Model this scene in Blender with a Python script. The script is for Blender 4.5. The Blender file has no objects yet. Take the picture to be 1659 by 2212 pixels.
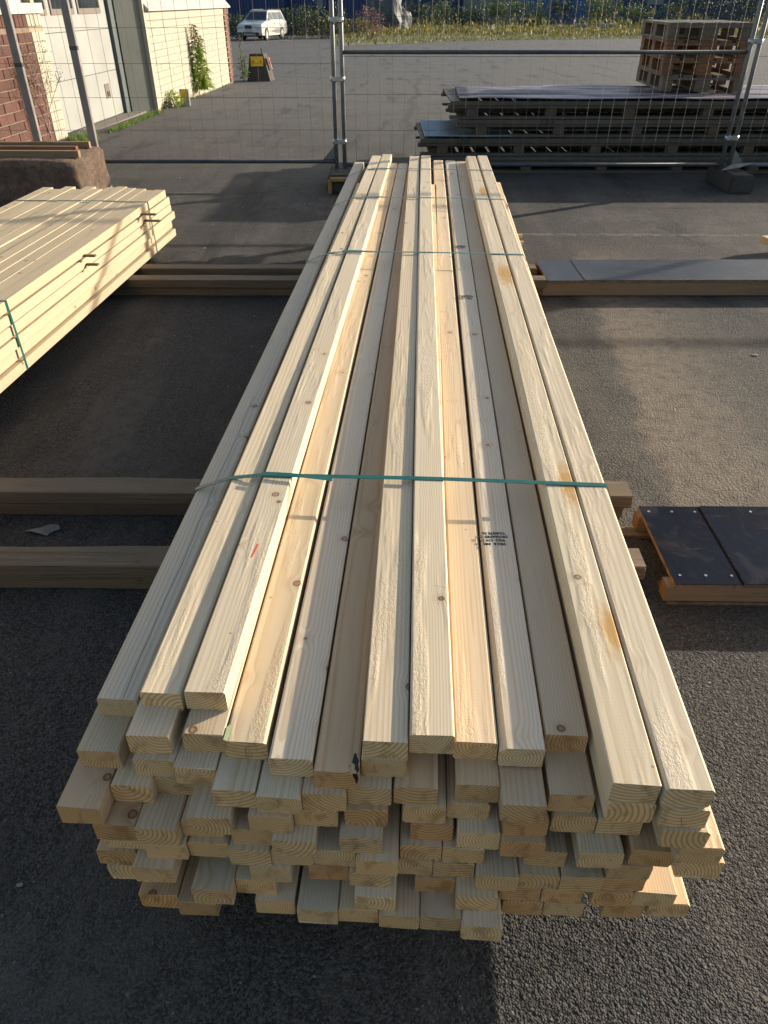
import bpy, bmesh, math, random
import numpy as np
from mathutils import Vector, Matrix, noise as mn

R = random.Random(7)
S = bpy.context.scene
COL = S.collection

# ------------------------------------------------------------------ camera, light, exposure
F_PX, PITCH, CAM_H = 1560.0, math.radians(35.35), 1.43          # focal length in px of a 1659 x 2212 picture
cd = bpy.data.cameras.new('camera')
cam = bpy.data.objects.new('camera', cd); COL.objects.link(cam)
cam.location = (0, 0, CAM_H); cam.rotation_euler = (math.radians(90) - PITCH, 0, 0)
cd.sensor_fit = 'VERTICAL'; cd.sensor_height = 24.0; cd.lens = 24.0 * F_PX / 2212.0
cd.clip_start = 0.05; cd.clip_end = 2000
S.camera = cam

SUN_AZ, SUN_EL = math.radians(30), math.radians(14.4)            # azimuth from +x towards +y
sun_dir = Vector((math.cos(SUN_EL) * math.cos(SUN_AZ), math.cos(SUN_EL) * math.sin(SUN_AZ), math.sin(SUN_EL)))
w = bpy.data.worlds.new('World'); S.world = w; w.use_nodes = True
nt = w.node_tree; nt.nodes.clear()
out = nt.nodes.new('ShaderNodeOutputWorld'); bg = nt.nodes.new('ShaderNodeBackground'); sky = nt.nodes.new('ShaderNodeTexSky')
sky.sky_type = 'NISHITA'; sky.sun_disc = False; sky.sun_elevation = SUN_EL; sky.sun_rotation = math.radians(90) - SUN_AZ
sky.air_density = 1.0; sky.dust_density = 2.0; sky.ozone_density = 1.0; sky.altitude = 50
bg.inputs['Strength'].default_value = 0.12
nt.links.new(sky.outputs[0], bg.inputs[0]); nt.links.new(bg.outputs[0], out.inputs[0])
sl = bpy.data.lights.new('sun', 'SUN'); sl.energy = 4.7; sl.angle = math.radians(0.5); sl.color = (1.0, 0.89, 0.73)
so = bpy.data.objects.new('sun', sl); COL.objects.link(so)
so.rotation_euler = sun_dir.to_track_quat('Z', 'Y').to_euler(); so.location = (8, 5, 6)
S.view_settings.view_transform = 'Standard'; S.view_settings.look = 'None'
S.view_settings.exposure = 0.80; S.view_settings.gamma = 1.0
S.view_settings.use_curve_mapping = False

# ------------------------------------------------------------------ where things stand
def gz(y):                                                       # the yard falls gently away beyond the fence
    return 0.0 if y < 8 else (-0.0148 * (y - 8) if y < 60 else -0.0148 * 52)

CT, ST = math.cos(PITCH), math.sin(PITCH)
def hit(u, v, z=None):                                           # point of the place seen at (u, v), on the ground or at height z
    b = (1106 - v) / F_PX; a = (u - 829.5) / F_PX
    d = Vector((a, CT + b * ST, -ST + b * CT))
    if z is not None:
        t = (z - CAM_H) / d.z; return Vector((d.x * t, d.y * t, z))
    t = 5.0
    for _ in range(60): t = (gz(d.y * t) - CAM_H) / d.z if d.z < -1e-4 else t
    return Vector((d.x * t, d.y * t, gz(d.y * t)))
def hity(u, v, y):                                               # point seen at (u, v) standing at distance y
    b = (1106 - v) / F_PX; a = (u - 829.5) / F_PX
    d = Vector((a, CT + b * ST, -ST + b * CT)); t = y / d.y
    return Vector((d.x * t, y, CAM_H + d.z * t))

# ------------------------------------------------------------------ node helpers
def new_mat(name):
    m = bpy.data.materials.new(name); m.use_nodes = True
    n = m.node_tree; n.nodes.clear()
    o = n.nodes.new('ShaderNodeOutputMaterial'); p = n.nodes.new('ShaderNodeBsdfPrincipled')
    n.links.new(p.outputs[0], o.inputs[0]); return m, n, p
class NB:
    def __init__(s, nt): s.nt = nt
    def node(s, t, **k):
        n = s.nt.nodes.new(t)
        for a, b in k.items(): setattr(n, a, b)
        return n
    def put(s, inp, v):
        if isinstance(v, bpy.types.NodeSocket): s.nt.links.new(v, inp)
        elif v is not None: inp.default_value = v
    def math(s, op, a, b=None, c=None, clamp=False):
        n = s.node('ShaderNodeMath', operation=op, use_clamp=clamp)
        s.put(n.inputs[0], a); s.put(n.inputs[1], b)
        if c is not None: s.put(n.inputs[2], c)
        return n.outputs[0]
    def vec(s, op, a, b=None):
        n = s.node('ShaderNodeVectorMath', operation=op); s.put(n.inputs[0], a)
        if b is not None: s.put(n.inputs[1], b)
        return n.outputs[0]
    def mapping(s, v, scale=(1, 1, 1), loc=(0, 0, 0), rot=(0, 0, 0)):
        n = s.node('ShaderNodeMapping'); s.put(n.inputs[0], v)
        n.inputs['Scale'].default_value = scale; n.inputs['Location'].default_value = loc; n.inputs['Rotation'].default_value = rot
        return n.outputs[0]
    def noise(s, v, scale=5, detail=3, rough=0.55, dist=0.0, out=0):
        n = s.node('ShaderNodeTexNoise'); s.put(n.inputs['Vector'], v); s.put(n.inputs['Scale'], scale)
        n.inputs['Detail'].default_value = detail; n.inputs['Roughness'].default_value = rough; n.inputs['Distortion'].default_value = dist
        return n.outputs[out]
    def voro(s, v, scale=5, feature='F1', out=0, rnd=1.0):
        n = s.node('ShaderNodeTexVoronoi', feature=feature); s.put(n.inputs['Vector'], v); s.put(n.inputs['Scale'], scale)
        n.inputs['Randomness'].default_value = rnd
        return n.outputs[out]
    def ramp(s, f, stops):
        n = s.node('ShaderNodeValToRGB'); s.put(n.inputs[0], f)
        e = n.color_ramp.elements
        while len(e) < len(stops): e.new(0.5)
        for i, (p, c) in enumerate(stops):
            e[i].position = p; e[i].color = (*c, 1) if len(c) == 3 else c
        return n.outputs[0]
    def rng(s, f, a, b, c=0.0, d=1.0):
        n = s.node('ShaderNodeMapRange', interpolation_type='SMOOTHSTEP'); s.put(n.inputs[0], f)
        for i, x in enumerate((a, b, c, d)): s.put(n.inputs[i + 1], x)
        return n.outputs[0]
    def mix(s, f, a, b, mode='MIX'):
        n = s.node('ShaderNodeMix', data_type='RGBA', blend_type=mode, clamp_factor=True)
        s.put(n.inputs[0], f)
        for i, x in ((6, a), (7, b)):
            if isinstance(x, tuple) and len(x) == 3: x = (*x, 1)
            s.put(n.inputs[i], x)
        return n.outputs[2]
    def sep(s, v):
        n = s.node('ShaderNodeSeparateXYZ'); s.put(n.inputs[0], v); return n.outputs
    def comb(s, x=0, y=0, z=0):
        n = s.node('ShaderNodeCombineXYZ')
        for i, q in enumerate((x, y, z)): s.put(n.inputs[i], q)
        return n.outputs[0]
    def bump(s, h, strength=0.3, dist=0.01, nrm=None):
        n = s.node('ShaderNodeBump'); s.put(n.inputs['Height'], h); s.put(n.inputs['Strength'], strength); n.inputs['Distance'].default_value = dist
        if nrm is not None: s.put(n.inputs['Normal'], nrm)
        return n.outputs[0]
    def objc(s): return s.node('ShaderNodeTexCoord').outputs['Object']
    def rand(s): return s.node('ShaderNodeObjectInfo').outputs['Random']

def simple(name, col, rough=0.7, metal=0.0, var=0.12, scale=6.0, bump=0.0, bscale=60, dirt=None, spec=None, dirt_amt=0.5):
    m, n, p = new_mat(name); b = NB(n); c = b.objc(); r = b.rand()
    cc = b.vec('ADD', c, b.comb(b.math('MULTIPLY', r, 31.0), b.math('MULTIPLY', r, 17.0), 0))
    f = b.noise(cc, scale, 5, 0.6)
    k = b.rng(f, 0.3, 0.7, 1 - var, 1 + var)
    k = b.math('MULTIPLY', k, b.math('MULTIPLY_ADD', r, var, 1 - var / 2))
    base = b.mix(1.0, (*col, 1), b.comb(k, k, k), 'MULTIPLY')
    if dirt:
        g = b.noise(cc, scale * 2.7, 6, 0.7); base = b.mix(b.rng(g, 0.52, 0.72, 0, dirt_amt), base, (*dirt, 1))
    b.put(p.inputs['Base Color'], base); p.inputs['Metallic'].default_value = metal
    b.put(p.inputs['Roughness'], b.rng(f, 0.2, 0.8, max(0.03, rough - 0.1), min(1, rough + 0.1)))
    if spec is not None: p.inputs['Specular IOR Level'].default_value = spec
    if bump: b.put(p.inputs['Normal'], b.bump(b.noise(c, bscale, 4, 0.7), bump, 0.01))
    return m

def torn_shade(b, x, yo, z, r2):
    pm = b.noise(b.comb(b.math('MULTIPLY_ADD', r2, 5, b.math('MULTIPLY', x, 14)), b.math('MULTIPLY', yo, 1.6), b.math('MULTIPLY', z, 14)), 1.0, 3, 0.6)
    tn = b.noise(b.comb(b.math('MULTIPLY', x, 230), b.math('MULTIPLY', yo, 110), b.math('MULTIPLY', z, 230)), 1.0, 4, 0.7, 0.8)
    return b.math('MULTIPLY', b.rng(pm, 0.52, 0.66), b.rng(tn, 0.5, 0.35, 0, 1))
# sawn spruce: growth rings round a pith that lies outside or inside the board, so faces and ends belong together
def wood(name, light, dark, knot=(0.16, 0.075, 0.03), ring=230.0, ringc=0.5, rough_saw=0.35, huevar=0.25, stain=None, grey=None, knots=True, wane=False):
    m, n, p = new_mat(name); b = NB(n); c = b.objc(); r = b.rand()
    r2 = b.math('FRACT', b.math('MULTIPLY', r, 37.17)); r3 = b.math('FRACT', b.math('MULTIPLY', r, 91.7)); r4 = b.math('FRACT', b.math('MULTIPLY', r, 151.3))
    x, y, z = b.sep(c)
    yo = b.math('MULTIPLY_ADD', r, 53.0, y)
    # knots
    kv = b.comb(b.math('MULTIPLY_ADD', r2, 9.0, x), yo, b.math('MULTIPLY_ADD', r3, 9.0, z))
    kd = b.voro(kv, 9.0)
    kp = b.rng(b.voro(b.vec('ADD', kv, (3.3, 1.7, 8.1)), 15.0), 0.028, 0.052, 1, 0)
    ka = b.rng(kd, 0.045, 0.085, 1, 0); halo = b.rng(kd, 0.05, 0.34, 1, 0)
    krim = b.math('MULTIPLY', b.rng(kd, 0.045, 0.062), b.rng(kd, 0.07, 0.09, 1, 0))
    # pith offset + slow wander
    wander = b.noise(b.comb(r, b.math('MULTIPLY', yo, 0.9), r2), 1.0, 2, 0.5)
    wander = b.math('MULTIPLY', b.math('SUBTRACT', wander, 0.5), 0.030)
    px = b.math('ADD', b.math('MULTIPLY_ADD', r2, 0.11, -0.055), wander)
    pz = b.math('MULTIPLY_ADD', r3, 0.12, -0.075)
    dx = b.math('ADD', x, px); dz = b.math('ADD', z, pz)
    rad = b.math('SQRT', b.math('ADD', b.math('MULTIPLY', dx, dx), b.math('MULTIPLY', dz, dz)))
    wob = b.noise(b.comb(b.math('MULTIPLY', x, 16), b.math('MULTIPLY', yo, 1.3), b.math('MULTIPLY', z, 16)), 1.0, 3, 0.55)
    rad = b.math('MULTIPLY_ADD', wob, 0.006, rad)
    if knots: rad = b.math('MULTIPLY_ADD', halo, 0.006, rad)
    rg = b.math('MULTIPLY', rad, b.math('MULTIPLY_ADD', r4, ring * 0.6, ring * 0.5))
    fr = b.math('FRACT', rg)
    late = b.math('MULTIPLY', b.rng(fr, 0.35, 0.9, 0, 1), b.rng(fr, 0.93, 1.0, 1, 0))
    # colours
    tone = b.noise(b.comb(b.math('MULTIPLY', x, 9), b.math('MULTIPLY', yo, 0.8), b.math('MULTIPLY', z, 9)), 1.0, 3, 0.6)
    base = b.mix(b.rng(tone, 0.35, 0.7), (*light, 1), tuple(l * 0.9 + d * 0.1 for l, d in zip(light, dark)))
    tint = b.node('ShaderNodeObjectInfo').outputs['Color']
    cvar = b.math('MULTIPLY_ADD', b.noise(b.comb(r3, b.math('MULTIPLY', yo, 0.5), r4), 1.0, 1), 1.5, -0.15)
    base = b.mix(b.math('MULTIPLY', late, b.math('MULTIPLY', cvar, ringc), clamp=True), base, (*dark, 1))
    fine = b.noise(b.comb(b.math('MULTIPLY', x, 420), b.math('MULTIPLY', yo, 7), b.math('MULTIPLY', z, 420)), 1.0, 2, 0.6)
    base = b.mix(b.rng(fine, 0.35, 0.75, 0, 0.16), base, (*dark, 1))
    if knots:
        kr = b.math('FRACT', b.math('MULTIPLY', kd, 60.0))
        kc = b.mix(b.rng(kr, 0.2, 0.8, 0, 0.4), (*knot, 1), tuple(k * 2.3 for k in knot) + (1,))
        base = b.mix(b.math('MULTIPLY', b.rng(kd, 0.06, 0.24, 1, 0), 0.22), base, (dark[0] * 0.9, dark[1] * 0.75, dark[2] * 0.6, 1))
        base = b.mix(b.math('MULTIPLY', ka, 0.55), base, kc); base = b.mix(b.math('MULTIPLY', krim, 0.75), base, tuple(k * .6 for k in knot) + (1,)); base = b.mix(b.math('MULTIPLY', kp, 0.5), base, tuple(k * .8 for k in knot) + (1,))
    # ends are rough, their colour warmed and lightened in place of bounced light
    nx, ny, nz = b.sep(b.node('ShaderNodeTexCoord').outputs['Normal'])
    end = b.math('GREATER_THAN', b.math('ABSOLUTE', ny), 0.8)
    rings_end = b.mix(b.math('MULTIPLY', late, 0.7), (light[0] * 1.28, light[1] * 1.0, light[2] * 0.70, 1), (dark[0] * 0.85, dark[1] * 0.62, dark[2] * 0.40, 1))
    en = b.noise(c, 380, 3, 0.8)
    rings_end = b.mix(b.rng(en, 0.4, 0.75, 0, 0.35), rings_end, (light[0] * 1.22, light[1] * 0.94, light[2] * 0.66, 1))
    # drying checks and blotches on the ends
    chk = b.noise(b.comb(b.math('MULTIPLY_ADD', r, 40, b.math('MULTIPLY', x, 30)), 0, b.math('MULTIPLY_ADD', r2, 60, b.math('MULTIPLY', z, 24))), 1.0, 3, 0.6, 0.6)
    rings_end = b.mix(b.rng(rad, 0.0, 0.006, 0.8, 0), rings_end, (dark[0] * .5, dark[1] * .35, dark[2] * .2, 1))
    rings_end = b.mix(b.rng(chk, 0.48, 0.70, 0, 0.55), rings_end, (dark[0] * 0.75, dark[1] * 0.6, dark[2] * 0.45, 1))
    base = b.mix(end, base, rings_end)
    if stain:
        sn = b.noise(b.comb(b.math('MULTIPLY', x, 90), b.math('MULTIPLY', y, 22), 0), 1.0, 6, 0.75); acc = None
        for (y0, y1, x0) in STAINS:
            m_ = b.math('MULTIPLY', b.rng(y, y0, y0 + (y1 - y0) * .6), b.rng(y, y1 - (y1 - y0) * .5, y1, 1, 0))
            m_ = b.math('MULTIPLY', m_, b.rng(x, x0 - .020, x0 + .010)); acc = m_ if acc is None else b.math('MAXIMUM', acc, m_)
        st = b.rng(b.math('MULTIPLY_ADD', b.math('SUBTRACT', sn, 0.5), 1.7, acc), 0.25, 0.95)
        base = b.mix(b.math('MULTIPLY', st, b.rng(fine, 0.2, 0.8, 1.0, 0.7)), base, (*stain, 1))
    if grey:
        gg = b.noise(b.comb(b.math('MULTIPLY', x, 9), b.math('MULTIPLY', yo, 2.2), b.math('MULTIPLY', z, 14)), 1.0, 5, 0.65)
        gl = b.noise(b.comb(b.math('MULTIPLY', x, 130), b.math('MULTIPLY', yo, 3.5), b.math('MULTIPLY', z, 130)), 1.0, 4, 0.7)
        base = b.mix(b.rng(gl, 0.50, 0.68, 0, 0.6), base, tuple(d * .55 for d in dark) + (1,))
        base = b.mix(b.math('MULTIPLY', b.rng(gg, 0.38, 0.62, 0.15, 0.85), b.rng(gl, 0.66, 0.5, 0.3, 1)), base, (*grey, 1))
    base = b.mix(1.0, base, tint, 'MULTIPLY')
    v = b.math('MULTIPLY_ADD', r3, 0.14, 0.92); base = b.mix(1.0, base, b.comb(v, v, v), 'MULTIPLY')
    base = b.mix(b.math('MULTIPLY', torn_shade(b, x, yo, z, r2), 0.22), base, (light[0] * .62, light[1] * .55, light[2] * .45, 1))  # torn fibre, with shade in its hollows painted into the colour
    b.put(p.inputs['Base Color'], base)
    p.inputs['Roughness'].default_value = 0.62; p.inputs['Specular IOR Level'].default_value = 0.32
    # torn, fuzzy patches left by the planer + saw marks
    pm = b.noise(b.comb(b.math('MULTIPLY_ADD', r2, 5, b.math('MULTIPLY', x, 14)), b.math('MULTIPLY', yo, 1.6), b.math('MULTIPLY', z, 14)), 1.0, 3, 0.6)
    torn = b.rng(pm, 0.50, 0.64)
    tn = b.noise(b.comb(b.math('MULTIPLY', x, 230), b.math('MULTIPLY', yo, 110), b.math('MULTIPLY', z, 230)), 1.0, 4, 0.7, 0.8)
    saw = b.math('SINE', b.math('MULTIPLY', yo, 900))
    h = b.math('ADD', b.math('MULTIPLY', b.math('MULTIPLY', torn, tn), 1.0), b.math('MULTIPLY', late, 0.018))
    h = b.math('ADD', h, b.math('MULTIPLY', fine, 0.05)); h = b.math('MULTIPLY_ADD', saw, 0.004, h)
    h = b.mix(end, b.comb(h, h, h), b.comb(b.math('MULTIPLY', en, 1.1), 0, 0)); h = b.sep(h)[0]
    h = b.math('ADD', h, b.math('MULTIPLY', b.noise(b.comb(b.math('MULTIPLY', x, 60), b.math('MULTIPLY', yo, 5), b.math('MULTIPLY', z, 60)), 1.0, 3), 0.015))
    b.put(p.inputs['Normal'], b.bump(h, 1.0, 0.0010 + rough_saw * 0.0036))
    return m

M = {}
LN = hit(1378, 1695, .505)
STAINS = [((hit(1210, v1, .505) - LN).length, (hit(1210, v0, .505) - LN).length, x0) for v0, v1, x0 in ((960, 1165, .008), (1250, 1530, .012), (555, 650, -.01), (400, 440, 0))]
M['spruce'] = wood('fresh_spruce', (0.70, 0.595, 0.435), (0.43, 0.275, 0.13), ringc=0.6)
M['spruce_stain'] = wood('fresh_spruce_stained', (0.70, 0.595, 0.435), (0.43, 0.275, 0.13), stain=(0.50, 0.26, 0.045))
M['spruce_brown'] = wood('darker_spruce', (0.60, 0.44, 0.285), (0.37, 0.21, 0.10), huevar=0.1)
M['spruce_left'] = wood('fresh_spruce_smooth', (0.524, 0.421, 0.278), (0.44, 0.31, 0.17), rough_saw=0.10, ringc=0.3, huevar=0.12)
M['bearer'] = wood('weathered_bearer', (0.209, 0.151, 0.090), (0.062, 0.041, 0.022), grey=(0.119, 0.091, 0.061), rough_saw=0.5)
M['greywood'] = wood('grey_weathered_wood', (0.125, 0.105, 0.085), (0.045, 0.036, 0.03), grey=(0.075, 0.066, 0.058), rough_saw=0.5)
M['palletwood'] = wood('pallet_wood', (0.26, 0.135, 0.07), (0.09, 0.045, 0.02), grey=(0.12, 0.075, 0.05), rough_saw=0.5)
M['palletgrey'] = wood('pallet_wood_grey', (0.177, 0.150, 0.122), (0.068, 0.058, 0.048), grey=(0.129, 0.112, 0.095), rough_saw=0.5)
M['formtimber'] = wood('form_timber', (0.288, 0.188, 0.108), (0.144, 0.084, 0.044), grey=(0.216, 0.152, 0.096), rough_saw=0.2)
M['strap'] = simple('green_pet_strap', (0.006, 0.105, 0.085), 0.32, var=0.1, scale=30, spec=0.6)
M['galv'] = simple('galvanised_steel', (0.176, 0.184, 0.188), 0.5, 0.35, 0.18, 14, dirt=(0.12, 0.115, 0.11), dirt_amt=0.5)
M['galv_bright'] = simple('zinc_clamp', (0.400, 0.424, 0.448), 0.33, 0.8, 0.15, 20)
M['wire'] = simple('fence_wire', (0.13, 0.13, 0.13), 0.5, 0.5, 0.1)
M['black_rail'] = simple('dark_rail', (0.055, 0.065, 0.075), 0.42, 0.2, 0.2, 12)
M['post_brown'] = simple('brownish_post', (0.22, 0.20, 0.195), 0.5, 0.3, 0.12, 8)
M['concrete'] = simple('concrete', (0.173, 0.150, 0.128), 0.92, 0, 0.18, 12, 0.7, 90, dirt=(0.12, 0.10, 0.085))
M['foot_conc'] = simple('foot_concrete', (0.0510, 0.0480, 0.0450), 0.9, 0, 0.2, 12, 0.7, 120, dirt=(0.15, 0.11, 0.07))
M['ochre'] = simple('ochre_paint', (0.288, 0.168, 0.042), 0.6, 0, 0.15, 25, dirt=(0.30, 0.25, 0.18))
M['rust'] = simple('rust', (0.10, 0.045, 0.03), 0.9, 0, 0.25, 20, 0.5, 90)
M['rockblock'] = None
M['white_paint'] = simple('white_paint', (0.3740, 0.3740, 0.3604), 0.55, 0, 0.08, 4, dirt=(0.30, 0.28, 0.25))
M['door_white'] = simple('door_panel_white', (0.2482, 0.2610, 0.2550), 0.5, 0, 0.06, 2, 0.15, 200, dirt=(0.28, 0.27, 0.25), dirt_amt=0.35)
M['cream'] = simple('cream_masonry_paint', (0.36, 0.335, 0.27), 0.8, 0, 0.07, 7, 0.5, 60, dirt=(0.32, 0.27, 0.19), dirt_amt=0.35)
M['mortar_cream'] = simple('cream_mortar', (0.281, 0.242, 0.170), 0.9, 0, 0.1, 12, 0.5, 80)
M['yellow_jamb'] = simple('pale_yellow_jamb', (0.352, 0.296, 0.160), 0.6, 0, 0.08, 8)
M['brick'] = simple('red_brick', (0.0900, 0.0360, 0.0270), 0.9, 0, 0.3, 12, 0.6, 90, dirt=(0.14, 0.07, 0.05), dirt_amt=0.4)
M['brick_brown'] = simple('brown_brick', (0.140, 0.070, 0.052), 0.9, 0, 0.3, 12, 0.6, 90)
M['mortar'] = simple('pink_mortar', (0.203, 0.143, 0.105), 0.95, 0, 0.15, 20, 0.6, 120)
M['greygreen'] = simple('grey_green_sheet', (0.104, 0.120, 0.108), 0.55, 0, 0.1, 3, dirt=(0.16, 0.09, 0.05), dirt_amt=0.25)
M['darkblue_jamb'] = simple('dark_jamb', (0.045, 0.065, 0.075), 0.5, 0, 0.1)
M['frame_brown'] = simple('window_frame_brown', (0.12, 0.095, 0.08), 0.6, 0, 0.1)
M['glass'] = simple('window_glass', (0.02, 0.03, 0.04), 0.06, 0, 0.3, 1.2, spec=0.9)
M['blind'] = simple('bamboo_blind', (0.30, 0.22, 0.12), 0.7, 0, 0.3, 60)
M['black'] = simple('black_part', (0.012, 0.012, 0.014), 0.5)
M['tyre'] = simple('tyre_rubber', (0.014, 0.014, 0.015), 0.85)
M['carwhite'] = simple('white_car_paint', (0.5000, 0.5100, 0.4900), 0.25, 0, 0.03, 2, spec=0.6)
M['carglass'] = simple('car_glass', (0.014, 0.020, 0.024), 0.06, 0, 0.2, 1.5, spec=0.9)
M['alloy'] = simple('alloy_rim', (0.45, 0.46, 0.47), 0.35, 0.7)
M['lamp'] = simple('lamp_lens', (0.55, 0.57, 0.58), 0.12, 0.2)
M['orange'] = simple('orange_paint', (0.75, 0.16, 0.05), 0.5, 0, 0.12, 20)
M['yellow'] = simple('yellow_paint', (0.62, 0.42, 0.01), 0.5, 0, 0.1, 12)
M['blackform'] = simple('black_film_plywood', (0.0045, 0.0085, 0.020), 0.7, 0, 0.35, 5, 0.12, 40, dirt=(0.030, 0.028, 0.026), dirt_amt=0.35, spec=0.03)
M['greyform'] = simple('grey_film_plywood', (0.026, 0.031, 0.042), 0.45, 0, 0.45, 3, 0.12, 40, dirt=(0.085, 0.085, 0.088), dirt_amt=0.5, spec=0.35)
M['plyedge'] = simple('plywood_edge', (0.176, 0.112, 0.064), 0.8, 0, 0.35, 40, 0.4, 140)
M['ink'] = simple('black_ink', (0.018, 0.018, 0.02), 0.8, 0, 0.2, 300)
M['redink'] = simple('red_crayon', (0.75, 0.08, 0.03), 0.8)
M['greenink'] = simple('green_crayon', (0.52, 0.60, 0.30), 0.8)
M['galvsheet'] = simple('corrugated_zinc', (0.255, 0.315, 0.352), 0.4, 0.5, 0.1, 8)
M['pinksheet'] = simple('weathered_metal_sheet', (0.33, 0.26, 0.27), 0.42, 0.25, 0.3, 2.5, dirt=(0.52, 0.48, 0.47), dirt_amt=0.8)
M['cont_blue'] = simple('dark_blue_container', (0.010, 0.036, 0.125), 0.5, 0, 0.15, 1)
M['cont_bright'] = simple('blue_container', (0.02, 0.09, 0.30), 0.5, 0, 0.15, 1)
M['cont_grey'] = simple('grey_container', (0.156, 0.180, 0.186), 0.6, 0, 0.1, 1)
M['tarp'] = simple('grey_tarpaulin', (0.055, 0.062, 0.068), 0.6, 0, 0.25, 1.2)
M['stem'] = simple('brown_stem', (0.13, 0.085, 0.05), 0.9)
M['twig'] = simple('dry_twig', (0.30, 0.22, 0.17), 0.9)
M['paleleaf'] = simple('pale_debris', (0.228, 0.216, 0.180), 0.8, 0, 0.3, 40)
M['chip'] = simple('wood_chip', (0.250, 0.210, 0.150), 0.8, 0, 0.3, 40)

m, n, p = new_mat('streaked_metal_sheet'); b = NB(n); c = b.objc()
f1 = b.noise(b.mapping(c, (.9, 9, 1)), 1.0, 5, 0.65); f2 = b.noise(b.mapping(c, (.5, 5, 1), (7, 3, 0)), 1.0, 4, 0.6)
cc_ = b.mix(b.rng(f1, .42, .60), (0.10, 0.075, 0.085, 1), (0.42, 0.36, 0.37, 1)); cc_ = b.mix(b.rng(f2, .55, .66), cc_, (0.16, 0.10, 0.075, 1))
b.put(p.inputs['Base Color'], cc_); p.inputs['Roughness'].default_value = 0.45; p.inputs['Metallic'].default_value = 0.2; M['pinksheet'] = m

def leafmat(name, cols, trans=0.25):
    m, n, p = new_mat(name); b = NB(n); c = b.objc(); r = b.rand()
    f = b.noise(b.vec('ADD', c, b.comb(b.math('MULTIPLY', r, 40), 0, 0)), 3.0, 4, 0.7)
    col = b.ramp(b.rng(f, 0.3, 0.7), [(i / (len(cols) - 1), k) for i, k in enumerate(cols)])
    b.put(p.inputs['Base Color'], col); p.inputs['Roughness'].default_value = 0.6
    t = b.node('ShaderNodeBsdfTranslucent'); b.put(t.inputs[0], col); mx = b.node('ShaderNodeMixShader'); mx.inputs[0].default_value = trans
    n.links.new(p.outputs[0], mx.inputs[1]); n.links.new(t.outputs[0], mx.inputs[2])
    o = [k for k in n.nodes if k.type == 'OUTPUT_MATERIAL'][0]; n.links.new(mx.outputs[0], o.inputs[0])
    return m
M['leaf'] = leafmat('leaf_green', [(0.03, 0.05, 0.02), (0.06, 0.095, 0.03), (0.11, 0.14, 0.045)])
M['leaf_bright'] = leafmat('leaf_yellow_green', [(0.11, 0.20, 0.03), (0.25, 0.36, 0.05), (0.42, 0.42, 0.07)], 0.35)
M['leaf_shrub'] = leafmat('leaf_light_shrub', [(0.05, 0.08, 0.025), (0.10, 0.14, 0.035), (0.17, 0.19, 0.05)])
M['leaf_gold'] = leafmat('goldenrod', [(0.09, 0.11, 0.03), (0.20, 0.17, 0.035), (0.28, 0.21, 0.04)])
M['leaf_dark'] = leafmat('leaf_dark', [(0.013, 0.027, 0.014), (0.026, 0.048, 0.02), (0.05, 0.075, 0.03)])
M['leaf_pink'] = leafmat('fireweed', [(0.10, 0.09, 0.05), (0.26, 0.14, 0.13), (0.34, 0.20, 0.18)])
M['grass'] = leafmat('dry_grass', [(0.075, 0.095, 0.028), (0.14, 0.15, 0.045), (0.215, 0.195, 0.07)])
M['greengrass'] = leafmat('green_grass', [(0.07, 0.14, 0.025), (0.14, 0.22, 0.04), (0.22, 0.28, 0.07)])

for key in ('blackform', 'greyform'):
    nt_ = M[key].node_tree; b = NB(nt_); p = [q for q in nt_.nodes if q.type == 'BSDF_PRINCIPLED'][0]; old = p.inputs['Base Color'].links[0].from_socket; c = b.objc()
    sc_ = b.noise(b.mapping(c, (3, 60, 1), (0, 0, 0), (0, 0, .5)), 1.0, 5, .7); sp_ = b.noise(c, 55, 5, .75); wm = b.noise(c, 7, 5, .6, 1.5)
    f_ = b.math('MAXIMUM', b.rng(sc_, .66, .72, 0, .5), b.math('MAXIMUM', b.rng(sp_, .66, .74, 0, .5), b.rng(wm, .52, .70, 0, .14)))
    b.put(p.inputs['Base Color'], b.mix(f_, old, (.12, .11, .095, 1)))
# rough block
m, n, p = new_mat('brown_rough_concrete'); b = NB(n); c = b.objc()
f = b.noise(c, 5, 6, 0.7); g = b.noise(c, 26, 5, 0.8)
b.put(p.inputs['Base Color'], b.mix(b.rng(g, 0.35, 0.7), b.mix(b.rng(f, 0.35, 0.65), (0.20, 0.13, 0.09, 1), (0.29, 0.20, 0.14, 1)), (0.11, 0.075, 0.055, 1)))
p.inputs['Roughness'].default_value = 0.95; b.put(p.inputs['Normal'], b.bump(b.math('ADD', g, b.noise(c, 70, 4, 0.7)), 1.0, 0.03)); M['rockblock'] = m

# asphalt: stones in tar, dust patches, a faded painted line
m, n, p = new_mat('asphalt'); b = NB(n); c = b.objc(); x, y, z = b.sep(c)
v1 = b.voro(c, 230, out=0); v1c = b.voro(c, 230, out=1); v2 = b.voro(c, 105, out=0); v3c = b.voro(c, 420, out=1)
big = b.noise(c, 0.55, 5, 0.6); mid = b.noise(c, 3.0, 5, 0.65); sm = b.noise(c, 14, 4, 0.7)
stone = b.sep(v1c)[0]; st2 = b.sep(v3c)[1]
base = b.mix(b.rng(stone, 0.15, 0.95), (0.013, 0.0127, 0.0122, 1), (0.088, 0.084, 0.077, 1))
base = b.mix(b.rng(st2, 0.55, 1.0, 0, 0.5), base, (0.088, 0.078, 0.066, 1))
base = b.mix(b.math('GREATER_THAN', stone, 0.9965), base, (0.20, 0.19, 0.17, 1))
far = b.rng(y, 4.5, 17, 0, 1)  # asphalt colour lightened with distance to stand in for sunlight on the far yard
base = b.mix(b.math('MULTIPLY', far, 0.8), base, (0.104, 0.107, 0.112, 1))
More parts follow.
